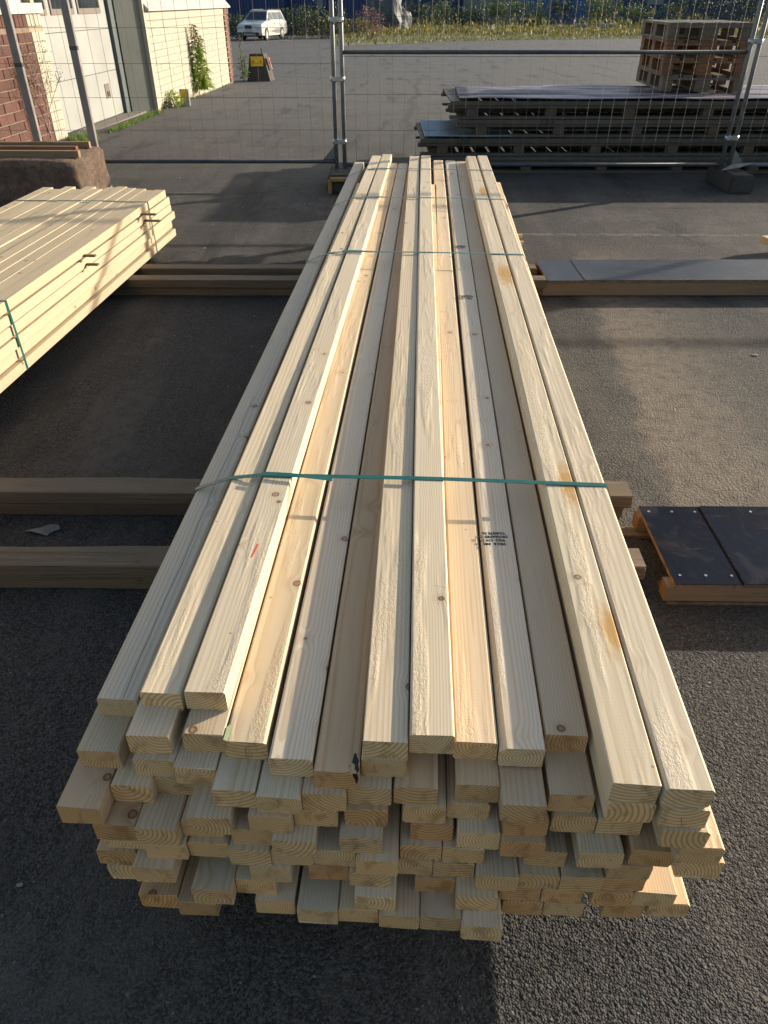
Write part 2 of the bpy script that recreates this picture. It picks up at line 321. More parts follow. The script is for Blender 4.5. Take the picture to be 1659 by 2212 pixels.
dust = b.math('MULTIPLY', b.rng(mid, 0.42, 0.64), b.rng(big, 0.40, 0.58))
base = b.mix(b.math('MULTIPLY', dust, b.rng(sm, 0.35, 0.6, 0.25, 0.85)), base, (0.108, 0.097, 0.083, 1))
dk = b.noise(b.mapping(c, (0.5, 1.8, 1)), 0.9, 4, 0.6)
base = b.mix(b.rng(dk, 0.5, 0.72, 0, 0.4), base, (0.026, 0.023, 0.021, 1))
stk = b.noise(b.mapping(c, (2.6, .42, 1), (2, 5, 0), (0, 0, math.radians(-14))), 1.0, 5, 0.68)
base = b.mix(b.math('MULTIPLY', b.rng(stk, 0.50, 0.66), b.rng(sm, 0.3, 0.62, 0.1, 0.75)), base, (0.100, 0.090, 0.077, 1))
base = b.mix(b.rng(stk, 0.46, 0.34, 0, 0.55), base, (0.014, 0.013, 0.012, 1))
red = b.noise(b.mapping(c, (1, 1, 1), (9, 4, 0)), 1.3, 4, 0.65)
base = b.mix(b.math('MULTIPLY', b.rng(red, 0.54, 0.70, 0, 0.55), b.rng(x, -0.2, -0.7)), base, (0.062, 0.045, 0.036, 1))
oil = b.noise(b.mapping(c, (1, 1, 1), (3, 14, 0)), 2.1, 3, 0.5)
base = b.mix(b.rng(oil, 0.66, 0.74, 0, 0.6), base, (0.012, 0.011, 0.011, 1))
ck = b.node('ShaderNodeTexVoronoi', feature='DISTANCE_TO_EDGE'); b.put(ck.inputs['Vector'], b.vec('ADD', c, b.comb(b.math('MULTIPLY', mid, .35), b.math('MULTIPLY', sm, .12), 0))); ck.inputs['Scale'].default_value = 0.55
crk = b.math('MULTIPLY', b.rng(ck.outputs[0], 0.001, 0.005, 1, 0), b.rng(big, 0.5, 0.6))
base = b.mix(b.math('MULTIPLY', crk, 0.8), base, (0.010, 0.010, 0.010, 1))
# curved tracks of dried dirt beside the bundle on the right
tx = b.math('ADD', x, b.math('MULTIPLY', b.math('SUBTRACT', y, 3.2), -0.10))
tw = b.math('MULTIPLY_ADD', mid, 0.30, tx)
tr = b.math('MULTIPLY', b.math('MULTIPLY', b.rng(tw, 1.22, 1.32), b.rng(tw, 1.38, 2.0, 1, 0)), b.math('MULTIPLY', b.rng(y, 5.6, 4.6, 0, 1), b.rng(y, 1.7, 2.2, 0, 1)))
base = b.mix(b.math('MULTIPLY', tr, b.rng(sm, 0.30, 0.6, 0.35, 0.95)), base, (0.19, 0.155, 0.118, 1))
# line
ly = b.math('ABSOLUTE', b.math('SUBTRACT', b.math('MULTIPLY_ADD', x, 0.015, y), 5.62))
ln = b.math('MULTIPLY', b.rng(ly, 0.022, 0.040, 1, 0), b.math('MULTIPLY', b.rng(x, 0.6, 0.9), b.rng(x, 5.0, 6.0, 1, 0)))
base = b.mix(b.math('MULTIPLY', ln, b.rng(sm, 0.40, 0.62, 0.05, 0.65)), base, (0.19, 0.18, 0.165, 1))
# tar seam far off
cr = b.math('ABSOLUTE', b.math('SUBTRACT', b.math('MULTIPLY_ADD', b.noise(b.comb(0, y, 0), 0.5, 3), 0.5, x), b.math('MULTIPLY_ADD', y, 0.06, -0.12)))
cl = b.math('MULTIPLY', b.rng(cr, 0.03, 0.09, 1, 0), b.math('MULTIPLY', b.rng(y, 9.5, 11.0), b.rng(y, 19, 24, 1, 0)))
base = b.mix(b.math('MULTIPLY', cl, 0.5), base, (0.035, 0.034, 0.033, 1))
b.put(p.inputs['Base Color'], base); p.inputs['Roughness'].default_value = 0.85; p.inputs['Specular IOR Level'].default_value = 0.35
h = b.math('ADD', b.math('MULTIPLY', b.rng(v1, 0, 0.75, 1, 0), 0.75), b.math('MULTIPLY', b.rng(v2, 0.1, 0.8, 1, 0), 0.6))
h = b.math('MULTIPLY_ADD', sm, 0.5, h)
b.put(p.inputs['Normal'], b.bump(h, b.rng(y, 2.0, 16.0, 1.0, 0.35), 0.0050)); M['asphalt'] = m

m, n, p = new_mat('verge_soil'); b = NB(n); c = b.objc()
f = b.noise(c, 0.5, 6, 0.7); g = b.noise(c, 6, 5, 0.7)
b.put(p.inputs['Base Color'], b.mix(b.rng(g, 0.35, 0.7), b.mix(b.rng(f, 0.35, 0.65), (0.135, 0.12, 0.045, 1), (0.20, 0.17, 0.08, 1)), (0.09, 0.09, 0.032, 1)))
p.inputs['Roughness'].default_value = 0.95; M['verge'] = m

# ------------------------------------------------------------------ mesh helpers
def tag(o, label=None, cat=None, group=None, kind=None):
    if label: o['label'] = label
    if cat: o['category'] = cat
    if group: o['group'] = group
    if kind: o['kind'] = kind
    return o
def empty(name, loc=(0, 0, 0), rz=0.0):
    o = bpy.data.objects.new(name, None); COL.objects.link(o); o.location = loc; o.rotation_euler = (0, 0, rz); o.empty_display_size = 0.1
    return o
def link(name, me, parent=None, loc=None, rot=None):
    o = bpy.data.objects.new(name, me); COL.objects.link(o)
    if parent: o.parent = parent
    if loc is not None: o.location = loc
    if rot is not None: o.rotation_euler = rot
    return o
class MB:
    def __init__(s): s.v = []; s.f = []
    def add(s, vs, fs):
        k = len(s.v); s.v += [tuple(q) for q in vs]; s.f += [tuple(i + k for i in g) for g in fs]
    def box(s, c, d, rz=0.0, rx=0.0, ry=0.0, bev=0.0):
        hx, hy, hz = d[0] / 2, d[1] / 2, d[2] / 2
        mt = Matrix.Translation(c) @ Matrix.Rotation(rz, 4, 'Z') @ Matrix.Rotation(ry, 4, 'Y') @ Matrix.Rotation(rx, 4, 'X')
        if bev <= 0:
            vs = [mt @ Vector((sx * hx, sy * hy, sz * hz)) for sx in (-1, 1) for sy in (-1, 1) for sz in (-1, 1)]
            s.add(vs, [(0, 1, 3, 2), (4, 6, 7, 5), (0, 4, 5, 1), (2, 3, 7, 6), (0, 2, 6, 4), (1, 5, 7, 3)]); return s
        bm = bmesh.new(); bmesh.ops.create_cube(bm, size=1)
        for q in bm.verts: q.co = Vector((q.co.x * 2 * hx, q.co.y * 2 * hy, q.co.z * 2 * hz))
        bmesh.ops.bevel(bm, geom=bm.edges[:], offset=bev, segments=1, affect='EDGES')
        bm.verts.index_update()
        s.add([mt @ q.co for q in bm.verts], [tuple(q.index for q in f.verts) for f in bm.faces]); bm.free(); return s
    def bx(s, x0, x1, y0, y1, z0, z1, bev=0.0): return s.box(((x0 + x1) / 2, (y0 + y1) / 2, (z0 + z1) / 2), (x1 - x0, y1 - y0, z1 - z0), bev=bev)
    def tube(s, a, b_, r, n=8, r2=None, cap=True):
        a = Vector(a); b_ = Vector(b_); r2 = r if r2 is None else r2
        q = (b_ - a).to_track_quat('Z', 'Y'); vs = []
        for i in range(n):
            t = 2 * math.pi * i / n; e = Vector((math.cos(t), math.sin(t), 0))
            vs.append(a + q @ (e * r)); vs.append(b_ + q @ (e * r2))
        fs = [(2 * i, 2 * ((i + 1) % n), 2 * ((i + 1) % n) + 1, 2 * i + 1) for i in range(n)]
        if cap: fs += [tuple(2 * i for i in range(n))[::-1], tuple(2 * i + 1 for i in range(n))]
        s.add(vs, fs); return s
    def prism(s, poly, a, b_, axis='x'):            # polygon in the two other axes
        n = len(poly); vs = []
        for t in (a, b_):
            for (p_, q_) in poly: vs.append({'x': (t, p_, q_), 'y': (p_, t, q_), 'z': (p_, q_, t)}[axis])
        fs = [tuple(range(n))[::-1], tuple(range(n, 2 * n))] + [(i, (i + 1) % n, n + (i + 1) % n, n + i) for i in range(n)]
        s.add(vs, fs); return s
    def quad(s, a, b_, c, d): s.add([a, b_, c, d], [(0, 1, 2, 3)]); return s
    def mesh(s, name, mat, smooth=False):
        me = bpy.data.meshes.new(name); me.from_pydata(s.v, [], s.f)
        if mat: me.materials.append(M[mat] if isinstance(mat, str) else mat)
        bm = bmesh.new(); bm.from_mesh(me)
        if len(s.f) < 60000: bmesh.ops.recalc_face_normals(bm, faces=bm.faces[:])
        bm.to_mesh(me); bm.free()
        if smooth:
            for q in me.polygons: q.use_smooth = True
        return me
    def build(s, name, mat, parent=None, loc=None, smooth=False, rot=None): return link(name, s.mesh(name, mat, smooth), parent, loc, rot)

def board_mesh(L, wd=0.0705, th=0.045, bow=0.0, crook=0.0, nseg=6, bev=0.0022, wane=0.0, jag=0.0, seed=0, cup=0.0):
    """a sawn board: near end at y=0, far end at y=L, top at z=0"""
    rr = random.Random(seed); h = wd / 2
    sec = [(-h + bev, 0), (h - bev, 0), (h, -bev), (h, -th + bev), (h - bev, -th), (-h + bev, -th), (-h, -th + bev), (-h, -bev)]
    n = len(sec); vs = []; fs = []
    wv = [max(0, wane * (0.5 + 0.5 * math.sin(k * 1.1 + seed))) for k in range(nseg + 1)]
    for k in range(nseg + 1):
        t = k / nseg; y = L * t
        ox = crook * 4 * t * (1 - t) + rr.uniform(-1, 1) * (0.0006 if nseg < 20 else 0.0016); oz = bow * 4 * t * (1 - t)
        for i, (a, c) in enumerate(sec):
            if i == 0: a += wv[k]
            if i == 7: c -= wv[k] * 1.1
            yy = y
            if k == 0: yy += rr.uniform(-1, 1) * jag
            if k == nseg: yy += rr.uniform(-1, 1) * jag
            vs.append((a + ox, yy, c + oz))
    for k in range(nseg):
        for i in range(n):
            j = (i + 1) % n; fs.append((k * n + i, k * n + j, (k + 1) * n + j, (k + 1) * n + i))
    fs.append(tuple(range(n))[::-1]); fs.append(tuple(nseg * n + i for i in range(n)))
    m_ = MB(); m_.add(vs, fs); return m_

def text_mesh(txt, size, mat, name='print', bold=0.0, extrude=0.0003):
    cu = bpy.data.curves.new(name, 'FONT'); cu.body = txt; cu.size = size; cu.extrude = extrude; cu.resolution_u = 2; cu.offset = bold
    cu.align_x = 'CENTER'; cu.align_y = 'CENTER'
    o = bpy.data.objects.new('tmp_text', cu); COL.objects.link(o); bpy.context.view_layer.update()
    dg = bpy.context.evaluated_depsgraph_get(); me = bpy.data.meshes.new_from_object(o.evaluated_get(dg))
    bpy.data.objects.remove(o); bpy.data.curves.remove(cu)
    me.materials.clear(); me.materials.append(M[mat]); me.name = name
    return me

# ------------------------------------------------------------------ ground
def ground():
    ys = [-6, -3, -1] + [i * 0.5 for i in range(0, 41)] + [22 + i * 2 for i in range(0, 30)] + [90, 110, 150, 220, 400, 900]
    ys = sorted(set(ys)); xs = [-600, -200, -80, -40, -25] + [i * 1.0 for i in range(-16, 17)] + [25, 40, 80, 200, 600]
    vs = []; fs = []
    for y in ys:
        for x in xs: vs.append((x, y, gz(y)))
    nx = len(xs)
    for j in range(len(ys) - 1):
        for i in range(nx - 1): a = j * nx + i; fs.append((a, a + 1, a + nx + 1, a + nx))
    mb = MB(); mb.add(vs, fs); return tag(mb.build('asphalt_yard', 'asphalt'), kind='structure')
ground()

# verge beyond the yard
edge = [(735, 101), (770, 98), (812, 97), (880, 94), (975, 89.5), (1124, 86.5), (1280, 84.5), (1400, 83), (1520, 82.5), (1750, 82)]
def verge():
    mb = MB(); P = [hit(u, v) for u, v in edge]
    near = [Vector((P[0].x - 0.5, P[0].y + 3, 0))] + P
    for i in range(len(near) - 1):
        a, c = near[i], near[i + 1]; n = 6
        for k in range(n):
            p0 = [a.lerp(c, k / n), a.lerp(c, (k + 1) / n)]
            q = []
            for t in p0: q.append(Vector((t.x + R.uniform(-.1, .1), t.y + R.uniform(-.15, .15), gz(t.y) + 0.012)))
            rows = [q]
            for yy in (62, 75, 100, 130):
                rows.append([Vector((t.x * yy / t.y, yy, gz(yy) + 0.012 + 0.03)) for t in p0])
            for r0, r1 in zip(rows, rows[1:]): mb.quad(r0[0], r0[1], r1[1], r1[0])
    return tag(mb.build('verge', 'verge'), kind='structure')
verge()
mb = MB(); mb.quad((-60, 68, gz(68) + .010), (-3.4, 68, gz(68) + .010), (-3.4, 130, gz(130) + .012), (-60, 130, gz(130) + .012))
tag(mb.build('verge_beyond_road', 'verge'), kind='structure')

# ------------------------------------------------------------------ plants
def leaf_cloud(mb, c, rad, n, sz, rr, up=0.3, squash=1.0):
    for _ in range(n):
        while True:
            q = Vector((rr.uniform(-1, 1), rr.uniform(-1, 1), rr.uniform(-1, 1)))
            if q.length < 1: break
        q = q * (q.length ** -0.35 if q.length > 0.01 else 1)
        ctr = c + Vector((q.x * rad[0], q.y * rad[1], q.z * rad[2] * squash))
        d = Vector((rr.uniform(-1, 1), rr.uniform(-1, 1), rr.uniform(-0.4, 1))).normalized()
        e = d.cross(Vector((rr.uniform(-1, 1), rr.uniform(-1, 1), rr.uniform(-1, 1)))).normalized()
        s_ = sz * rr.uniform(0.6, 1.4)
        a, b_ = ctr - d * s_, ctr + d * s_
        mb.add([a, ctr + e * s_ * 0.42, b_, ctr - e * s_ * 0.42], [(0, 1, 2, 3)])
def shrub(u, v, wd, ht, mat, label, seed, Y=None, name='shrub', cat='shrub', group='shrubs along the far edge of the yard', n=520, sz=0.085):
    rr = random.Random(seed); base = hit(u, v) if Y is None else Vector((hity(u, v, Y).x, Y, gz(Y)))
    o = empty(name, base); mb = MB(); st = MB(); lobes = rr.randint(5, 8)
    for k in range(lobes):
        t = k / max(1, lobes - 1)
        cx = rr.uniform(-0.5, 0.5) * wd; cz = ht * rr.uniform(0.2, 0.78); r_ = wd * rr.uniform(0.22, 0.36)
        leaf_cloud(mb, Vector((cx, rr.uniform(-0.3, 0.3) * wd, cz)), (r_, r_, r_ * rr.uniform(0.9, 1.6)), n // lobes, sz, rr)
        st.tube((cx * 0.2, 0, -0.02), (cx, 0, cz), 0.02, 5, 0.008)
    for k in range(5):                                     # shoots that break the outline
        cx = rr.uniform(-0.5, 0.5) * wd; hh = ht * rr.uniform(0.8, 1.12)
        st.tube((cx, 0, 0), (cx * 1.15, 0, hh), 0.012, 4, 0.004)
        leaf_cloud(mb, Vector((cx * 1.1, 0, hh * 0.78)), (wd * 0.09, wd * 0.09, hh * 0.24), n // 14, sz * 0.8, rr)
    f = mb.build('foliage', mat, o); st.build('stem', 'stem', o)
    tag(f, kind='stuff')
    return tag(o, label, cat, group)

rs = random.Random(3)
sh = [(622, 76, 2.6, 1.9, 'leaf', 'olive shrub just right of the white estate car'),
      (652, 74, 2.2, 2.3, 'leaf', 'tall grey-green shrub midway between the white car and the double fence post'),
      (688, 73, 2.6, 1.5, 'leaf_gold', 'low yellowing shrub left of the double fence post'),
      (707, 72, 1.9, 2.1, 'leaf', 'narrow green shrub touching the left edge of the double fence post'),
      (762, 72, 2.0, 1.4, 'leaf_gold', 'yellow-green shrub just right of the double fence post'),
      (860, 62, 3.6, 1.9, 'leaf_dark', 'dark green shrub right of the grey tarpaulin heap'),
      (905, 61, 3.2, 2.3, 'leaf', 'mid green shrub before the left end of the grey container'),
      (950, 60, 3.2, 2.6, 'leaf_bright', 'tall light green bush before the grey container'),
      (992, 60, 3.2, 1.7, 'leaf_dark', 'dark low bush below the grey container'),
      (1035, 60, 3.4, 2.0, 'leaf', 'green bush under the right end of the grey container'),
      (1080, 59, 3.4, 2.6, 'leaf_bright', 'light green bush before the joint of grey and blue containers'),
      (1125, 58, 3.4, 2.1, 'leaf', 'rounded green bush before the bright blue container'),
      (1165, 58, 3.4, 2.9, 'leaf_bright', 'tallest light green bush, before the bright blue container'),
      (1212, 57, 3.2, 2.5, 'leaf_dark', 'dark green bush above the dark board lying in the grass'),
      (1258, 57, 3.4, 3.1, 'leaf', 'large green bush before the white-marked blue container'),
      (1300, 56, 3.4, 2.9, 'leaf_bright', 'light green upright bush above the pale log'),
      (1345, 56, 3.2, 1.7, 'leaf', 'low green bush left of the stacked pallets'),
      (1392, 54, 3.4, 1.8, 'leaf_bright', 'sparse yellow-green bush just left behind the stacked pallets'),
      (1445, 52, 3.8, 2.3, 'leaf', 'green bush behind the left half of the stacked pallets'),
      (1500, 50, 4.2, 3.1, 'leaf_dark', 'big dark green bush behind the middle of the stacked pallets'),
      (1555, 49, 4.2, 3.6, 'leaf_dark', 'very dark tall bush behind the right half of the stacked pallets'),
      (1608, 48, 4.0, 3.7, 'leaf_dark', 'dark tall bush behind the right double fence post'),
      (1655, 47, 4.0, 3.5, 'leaf_dark', 'dark bush at the right edge of the photo beyond the fence'),
      (514, 80, 1.6, 1.7, 'leaf', 'grey-green shrub between the brick corner and the white car')]
for i, (u, v, wd, ht, mt, lb) in enumerate(sh):
    shrub(u, v, wd, ht * 0.8, 'leaf_shrub' if mt == 'leaf_bright' else mt, lb, 100 + i, Y=(60 if u < 780 else 86) + rs.uniform(-1, 1) if u != 514 else 58, n=900 if u > 780 else 700, sz=0.10 if u > 780 else 0.075)
shrub(796, 85, 1.5, 1.9, 'leaf_pink', 'pink flowering weed clump at the left tip of the grass', 333, Y=54, name='flowering_weed', cat='plant', group=None, n=500, sz=0.055)

# goldenrods and tall weeds in front of the bushes: nobody could count them
mb = MB(); rr = random.Random(5)
for _ in range(1500):
    u = rr.uniform(800, 1690); Y = rr.uniform(62, 84); x = hity(u, 60, Y).x; hgt = rr.uniform(0.35, 1.0) * (1.0 + 0.35 * math.sin(u * 0.035))
    if Y < 76: hgt *= 0.45
    for _k in range(4):
        c = Vector((x + rr.uniform(-.12, .12), Y, gz(Y) + hgt * rr.uniform(0.3, 1.0))); s_ = rr.uniform(0.05, 0.12)
        d = Vector((rr.uniform(-.5, .5), rr.uniform(-.4, .4), 1)).normalized(); e = d.cross(Vector((rr.uniform(-1, 1), rr.uniform(-1, 1), 0.1))).normalized()
        mb.add([c - d * s_ * 2, c + e * s_ * .5, c + d * s_ * 1.5, c - e * s_ * .5], [(0, 1, 2, 3)])
tag(mb.build('goldenrod', 'leaf_gold'), 'yellow goldenrod and tall weeds growing in front of the far bushes', 'weeds', kind='stuff')
# grass
mb = MB()
EP = [hit(u, v) for u, v in edge]
for _ in range(26000):
    u = rr.uniform(745, 1700); Y = rr.uniform(49, 84)
    for (a, b_) in zip(edge, edge[1:]):
        if a[0] <= u <= b_[0]: v = a[1] + (b_[1] - a[1]) * (u - a[0]) / (b_[0] - a[0]); break
    else: v = 82
    y0 = hit(u, v).y
    if Y < y0: Y = y0 + rr.random() * 6
    x = hity(u, 70, Y).x; hgt = rr.uniform(0.08, 0.26) * (0.5 + 0.5 * min(1, (Y - y0) / 8 + .2)); a = rr.uniform(0, 6.28); ww = rr.uniform(0.015, 0.035)
    g = gz(Y); dx, dy = math.cos(a) * ww, math.sin(a) * ww
    mb.add([(x - dx, Y - dy, g), (x + dx, Y + dy, g), (x + rr.uniform(-.08, .08), Y + rr.uniform(-.05, .05), g + hgt)], [(0, 1, 2)])
tag(mb.build('grass', 'grass'), 'dry yellow-green grass on the verge beyond the yard', 'grass', kind='stuff')

# ------------------------------------------------------------------ far containers and heap
def container(u0, u1, Y, h, mat, label, marks=()):
    x0, x1 = hity(u0, 20, Y).x, hity(u1, 20, Y).x; g = gz(Y); L = x1 - x0
    o = empty('shipping_container', ((x0 + x1) / 2, Y, g)); mb = MB(); n = max(4, int(L / 0.42)); st = L / n
    for k in range(n):                                    # corrugated side
        a = -L / 2 + k * st
        mb.add([(a, 0, .15), (a + st * .3, 0, .15), (a + st * .45, .09, .15), (a + st * .85, .09, .15), (a + st, 0, .15),
                (a, 0, h - .15), (a + st * .3, 0, h - .15), (a + st * .45, .09, h - .15), (a + st * .85, .09, h - .15), (a + st, 0, h - .15)],
               [(i, i + 1, i + 6, i + 5) for i in range(4)])
    mb.bx(-L / 2, L / 2, .1, 2.4, .1, h - .05)
    mb.build('wall', mat, o)
    fr = MB(); fr.bx(-L / 2, L / 2, -.04, .1, 0, .15); fr.bx(-L / 2, L / 2, -.04, .1, h - .15, h)
    for s_ in (-1, 1): fr.bx(s_ * L / 2 - .08, s_ * L / 2 + .08, -.05, .1, 0, h)
    fr.build('frame', mat, o)
    for (mx, mz, mw, mh) in marks:
        MB().bx(mx - mw / 2, mx + mw / 2, -.012, -.002, mz, mz + mh).build('painted_mark', 'cont_grey', o)
    return tag(o, label, 'container', 'containers beyond the far bushes')
container(470, 612, 66, 3.2, 'cont_blue', 'dark blue container behind the white estate car')
container(614, 700, 67, 3.0, 'cont_blue', 'dark navy container left of the double fence post', [(1.4, 1.7, .5, .6)])
container(702, 790, 68, 3.1, 'cont_blue', 'dark blue container directly behind the double fence post')
container(850, 1000, 97, 3.2, 'cont_blue', 'dark blue container right of the grey tarpaulin heap')
container(1002, 1098, 96, 3.4, 'cont_grey', 'pale grey container between the blue ones', [(-.5, 1.7, .6, .9)])
container(1100, 1190, 97, 3.5, 'cont_bright', 'bright blue container just right of the grey one', [(-1.6, 1.75, 1.6, 1.2)])
container(1192, 1330, 98, 3.4, 'cont_bright', 'long bright blue container before the middle of the row of bushes', [(-3, 2.0, .3, .9), (1.8, 1.7, 1.5, .9)])
container(1332, 1470, 97, 3.3, 'cont_blue', 'dark blue container with a white label left of the stacked pallets', [(.6, 1.75, 1.8, .9)])
container(1472, 1740, 98, 3.3, 'cont_blue', 'dark blue container behind the tallest bushes on the right')
def tarp():
    bm = bmesh.new(); bmesh.ops.create_icosphere(bm, subdivisions=4, radius=1)
    c = Vector((hity(812, 40, 80).x, 80, gz(80)))
    for v_ in bm.verts:
        q = v_.co.copy(); n_ = mn.noise(q * 2.1) * 0.22 + abs(mn.noise(q * 5.0)) * 0.18
        v_.co = Vector((q.x * 3.0 * (1 + n_), q.y * 2 * (1 + n_), max(0, q.z * 2.6 * (1 + n_) + .15)))
    me = bpy.data.meshes.new('tarpaulin_heap'); bm.to_mesh(me); bm.free(); me.materials.append(M['tarp'])
    return tag(link('tarpaulin_heap', me, None, c), 'crumpled pale grey tarpaulin over a heap right of the double fence post', 'tarpaulin')
tarp()
def log(u0, u1, v, Y, r, mat, label, name='log', cat='log'):
    a, c = hity(u0, v, Y), hity(u1, v, Y); z = gz(Y) + r + .25; L = c.x - a.x
    mb = MB(); n = 9
    for k in range(n - 1):
        mb.tube((L * k / n, math.sin(k) * .05, math.sin(k * 1.7) * .03), (L * (k + 1) / n + .02, math.sin(k + 1) * .05, math.sin((k + 1) * 1.7) * .03), r * (1 - .03 * k), 8)
    return tag(mb.build(name, mat, None, (a.x, Y, z)), label, cat)
log(1248, 1274, 46, 74, .15, 'paleleaf', 'pale log end in the grass, left of the longer one')
log(1294, 1334, 46, 74, .18, 'paleleaf', 'long pale log lying in the grass before the bushes')
mb = MB(); a, c = hity(1130, 40, 80), hity(1160, 40, 80); mb.bx(0, c.x - a.x, 0, 1.2, .55, .68); mb.bx(.2, .35, .2, .35, 0, .55); mb.bx(c.x - a.x - .4, c.x - a.x - .2, .2, .4, 0, .55)
tag(mb.build('bench', 'black', None, (a.x, 80, gz(80))), 'dark low board on two supports among the weeds', 'bench')

# ------------------------------------------------------------------ white estate car
def car():
    base = hit(570, 88); o = empty('estate_car', (base.x - .25, base.y + 1.6, gz(base.y)), math.radians(-15)); o.scale = (.95, .95, 1.08)   # front points to -y
    Wd = 1.74
    # lower body, profile in (y, z): front at -2.35
    low = [(-2.34, .28), (-2.40, .42), (-2.38, .60), (-2.30, .72), (-2.22, .78), (-1.05, .96), (2.05, .98), (2.30, .92), (2.36, .62), (2.33, .30), (1.75, .24), (1.73, .45), (1.6, .60), (1.38, .66), (1.15, .60), (1.02, .45), (1.0, .24), (-1.02, .24), (-1.04, .45), (-1.18, .60), (-1.40, .66), (-1.62, .60), (-1.76, .45), (-1.78, .26)]
    bm = bmesh.new(); rings = []
    for t in (-1, -.93, -.5, 0, .5, .93, 1):
        x = t * Wd / 2; ring = []
        for (y, z) in low:
            yy = y; zz = z
            if y < -2.0: yy = y + (abs(t) ** 3) * .20
            if abs(t) == 1: zz = z - .03 if z > .7 else z
            if z > .7 and abs(t) < .95 and y < -1: zz = z + .03
            ring.append(bm.verts.new((x, yy, zz)))
        rings.append(ring)
    n = len(low)
    for r0, r1 in zip(rings, rings[1:]):
        for i in range(n): bm.faces.new((r0[i], r0[(i + 1) % n], r1[(i + 1) % n], r1[i]))
    bm.faces.new(rings[0]); bm.faces.new(rings[-1][::-1])
    bmesh.ops.triangulate(bm, faces=[f for f in bm.faces if len(f.verts) > 4]); bmesh.ops.recalc_face_normals(bm, faces=bm.faces[:])
    me = bpy.data.meshes.new('body'); bm.to_mesh(me); bm.free(); me.materials.append(M['carwhite']); link('body', me, o)
    # greenhouse
    bb = [(-1.12, .955), (2.22, .955)]; tt = [(-.42, 1.44), (1.98, 1.42)]
    xb, xt = .80, .62
    g = MB()
    V = [(-xb, -1.12, .95), (xb, -1.12, .95), (xb, 2.22, .95), (-xb, 2.22, .95), (-xt, -.42, 1.40), (xt, -.42, 1.40), (xt, 1.98, 1.39), (-xt, 1.98, 1.39)]
    g.add(V, [(0, 1, 5, 4), (1, 2, 6, 5), (2, 3, 7, 6), (3, 0, 4, 7), (4, 5, 6, 7)]); g.build('cabin', 'carwhite', o)
    rf = MB(); rf.box((0, .78, 1.425), (1.26, 2.42, .05), bev=.02); rf.build('roof', 'carwhite', o)
    def pane(name, a, b_, c, d, off):
        a, b_, c, d = [Vector(q) for q in (a, b_, c, d)]; nn = (b_ - a).cross(d - a).normalized() * off; nn = nn if nn.dot((a + c) / 2 - Vector((0, .5, 1.0))) > 0 else -nn
        MB().quad(a + nn, b_ + nn, c + nn, d + nn).build(name, 'carglass', o)
    pane('windscreen', (-.74, -1.05, .995), (.74, -1.05, .995), (.58, -.46, 1.375), (-.58, -.46, 1.375), .008)
    pane('rear_window', (.72, 2.19, 1.0), (-.72, 2.19, 1.0), (-.57, 2.0, 1.36), (.57, 2.0, 1.36), .008)
    for sx in (1, -1):
        for (y0, y1, y2, y3) in ((-.78, .12, .10, -.42), (.20, 1.02, 1.0, .18), (1.10, 2.02, 1.88, 1.08)):
            def sp(y, z): k = (z - .95) / .45; return (sx * (xb + (xt - xb) * k), y, z)
            q = [sp(y0, 1.0), sp(y1, 1.0), sp(y2, 1.36), sp(y3, 1.36)]
            if sx < 0: q = q[::-1]
            pane('side_window', *q, .010)
        MB().box((sx * .80, -.72, 1.02), (.16, .10, .11), bev=.02).build('wing_mirror', 'carwhite', o)
        MB().box((sx * .62, -2.285, .66), (.36, .10, .14), rz=sx * .12, bev=.02).build('headlight', 'lamp', o)
        MB().box((sx * .83, -2.16, .66), (.07, .18, .13), bev=.015).build('indicator', 'lamp', o)
        for y in (.05, .95): MB().box((sx * (Wd / 2 + .008), y, .80), (.02, .16, .03)).build('door_handle', 'black', o)
        for yl in (-.80, .16, 1.06): MB().box((sx * (Wd / 2 + .001), yl, .62), (.004, .012, .62)).build('door_seam', 'black', o)
        MB().bx(sx * .60 - .02, sx * .60 + .02, -.2, 1.8, 1.475, 1.50).build('roof_rail', 'black', o)
        for y in (-1.40, 1.38):
            wh = empty('wheel'); wh.parent = o; wh.location = (sx * .80, y, .31)
            MB().tube((-.09, 0, 0), (.09, 0, 0), .31, 24).build('tyre', 'tyre', wh)
            rim = MB(); rim.tube((sx * .075, 0, 0), (sx * .098, 0, 0), .20, 20)
            rim.build('rim', 'alloy', wh)
            for k in range(5):
                t = k * 2 * math.pi / 5; MB().box((sx * .10, math.cos(t) * .13, math.sin(t) * .13), (.01, .035, .05), rx=t).build('rim_opening', 'black', wh)
    MB().box((0, -2.375, .68), (.46, .06, .17), bev=.015).build('grille', 'black', o)
    MB().box((0, -2.37, .40), (1.5, .10, .05), bev=.01).build('bumper_strip', 'black', o)
    MB().box((0, -2.425, .50), (.50, .02, .11)).build('number_plate', 'white_paint', o)
    for sx in (-1, 1): MB().box((sx * .55, -2.36, .34), (.36, .06, .09), bev=.01).build('lower_grille', 'black', o)
    MB().bx(-.7, .7, -1.9, 2.2, .2, .30).build('underbody', 'black', o)
    tag(o, 'white estate car parked facing the yard, left of the double fence post', 'car')
car()

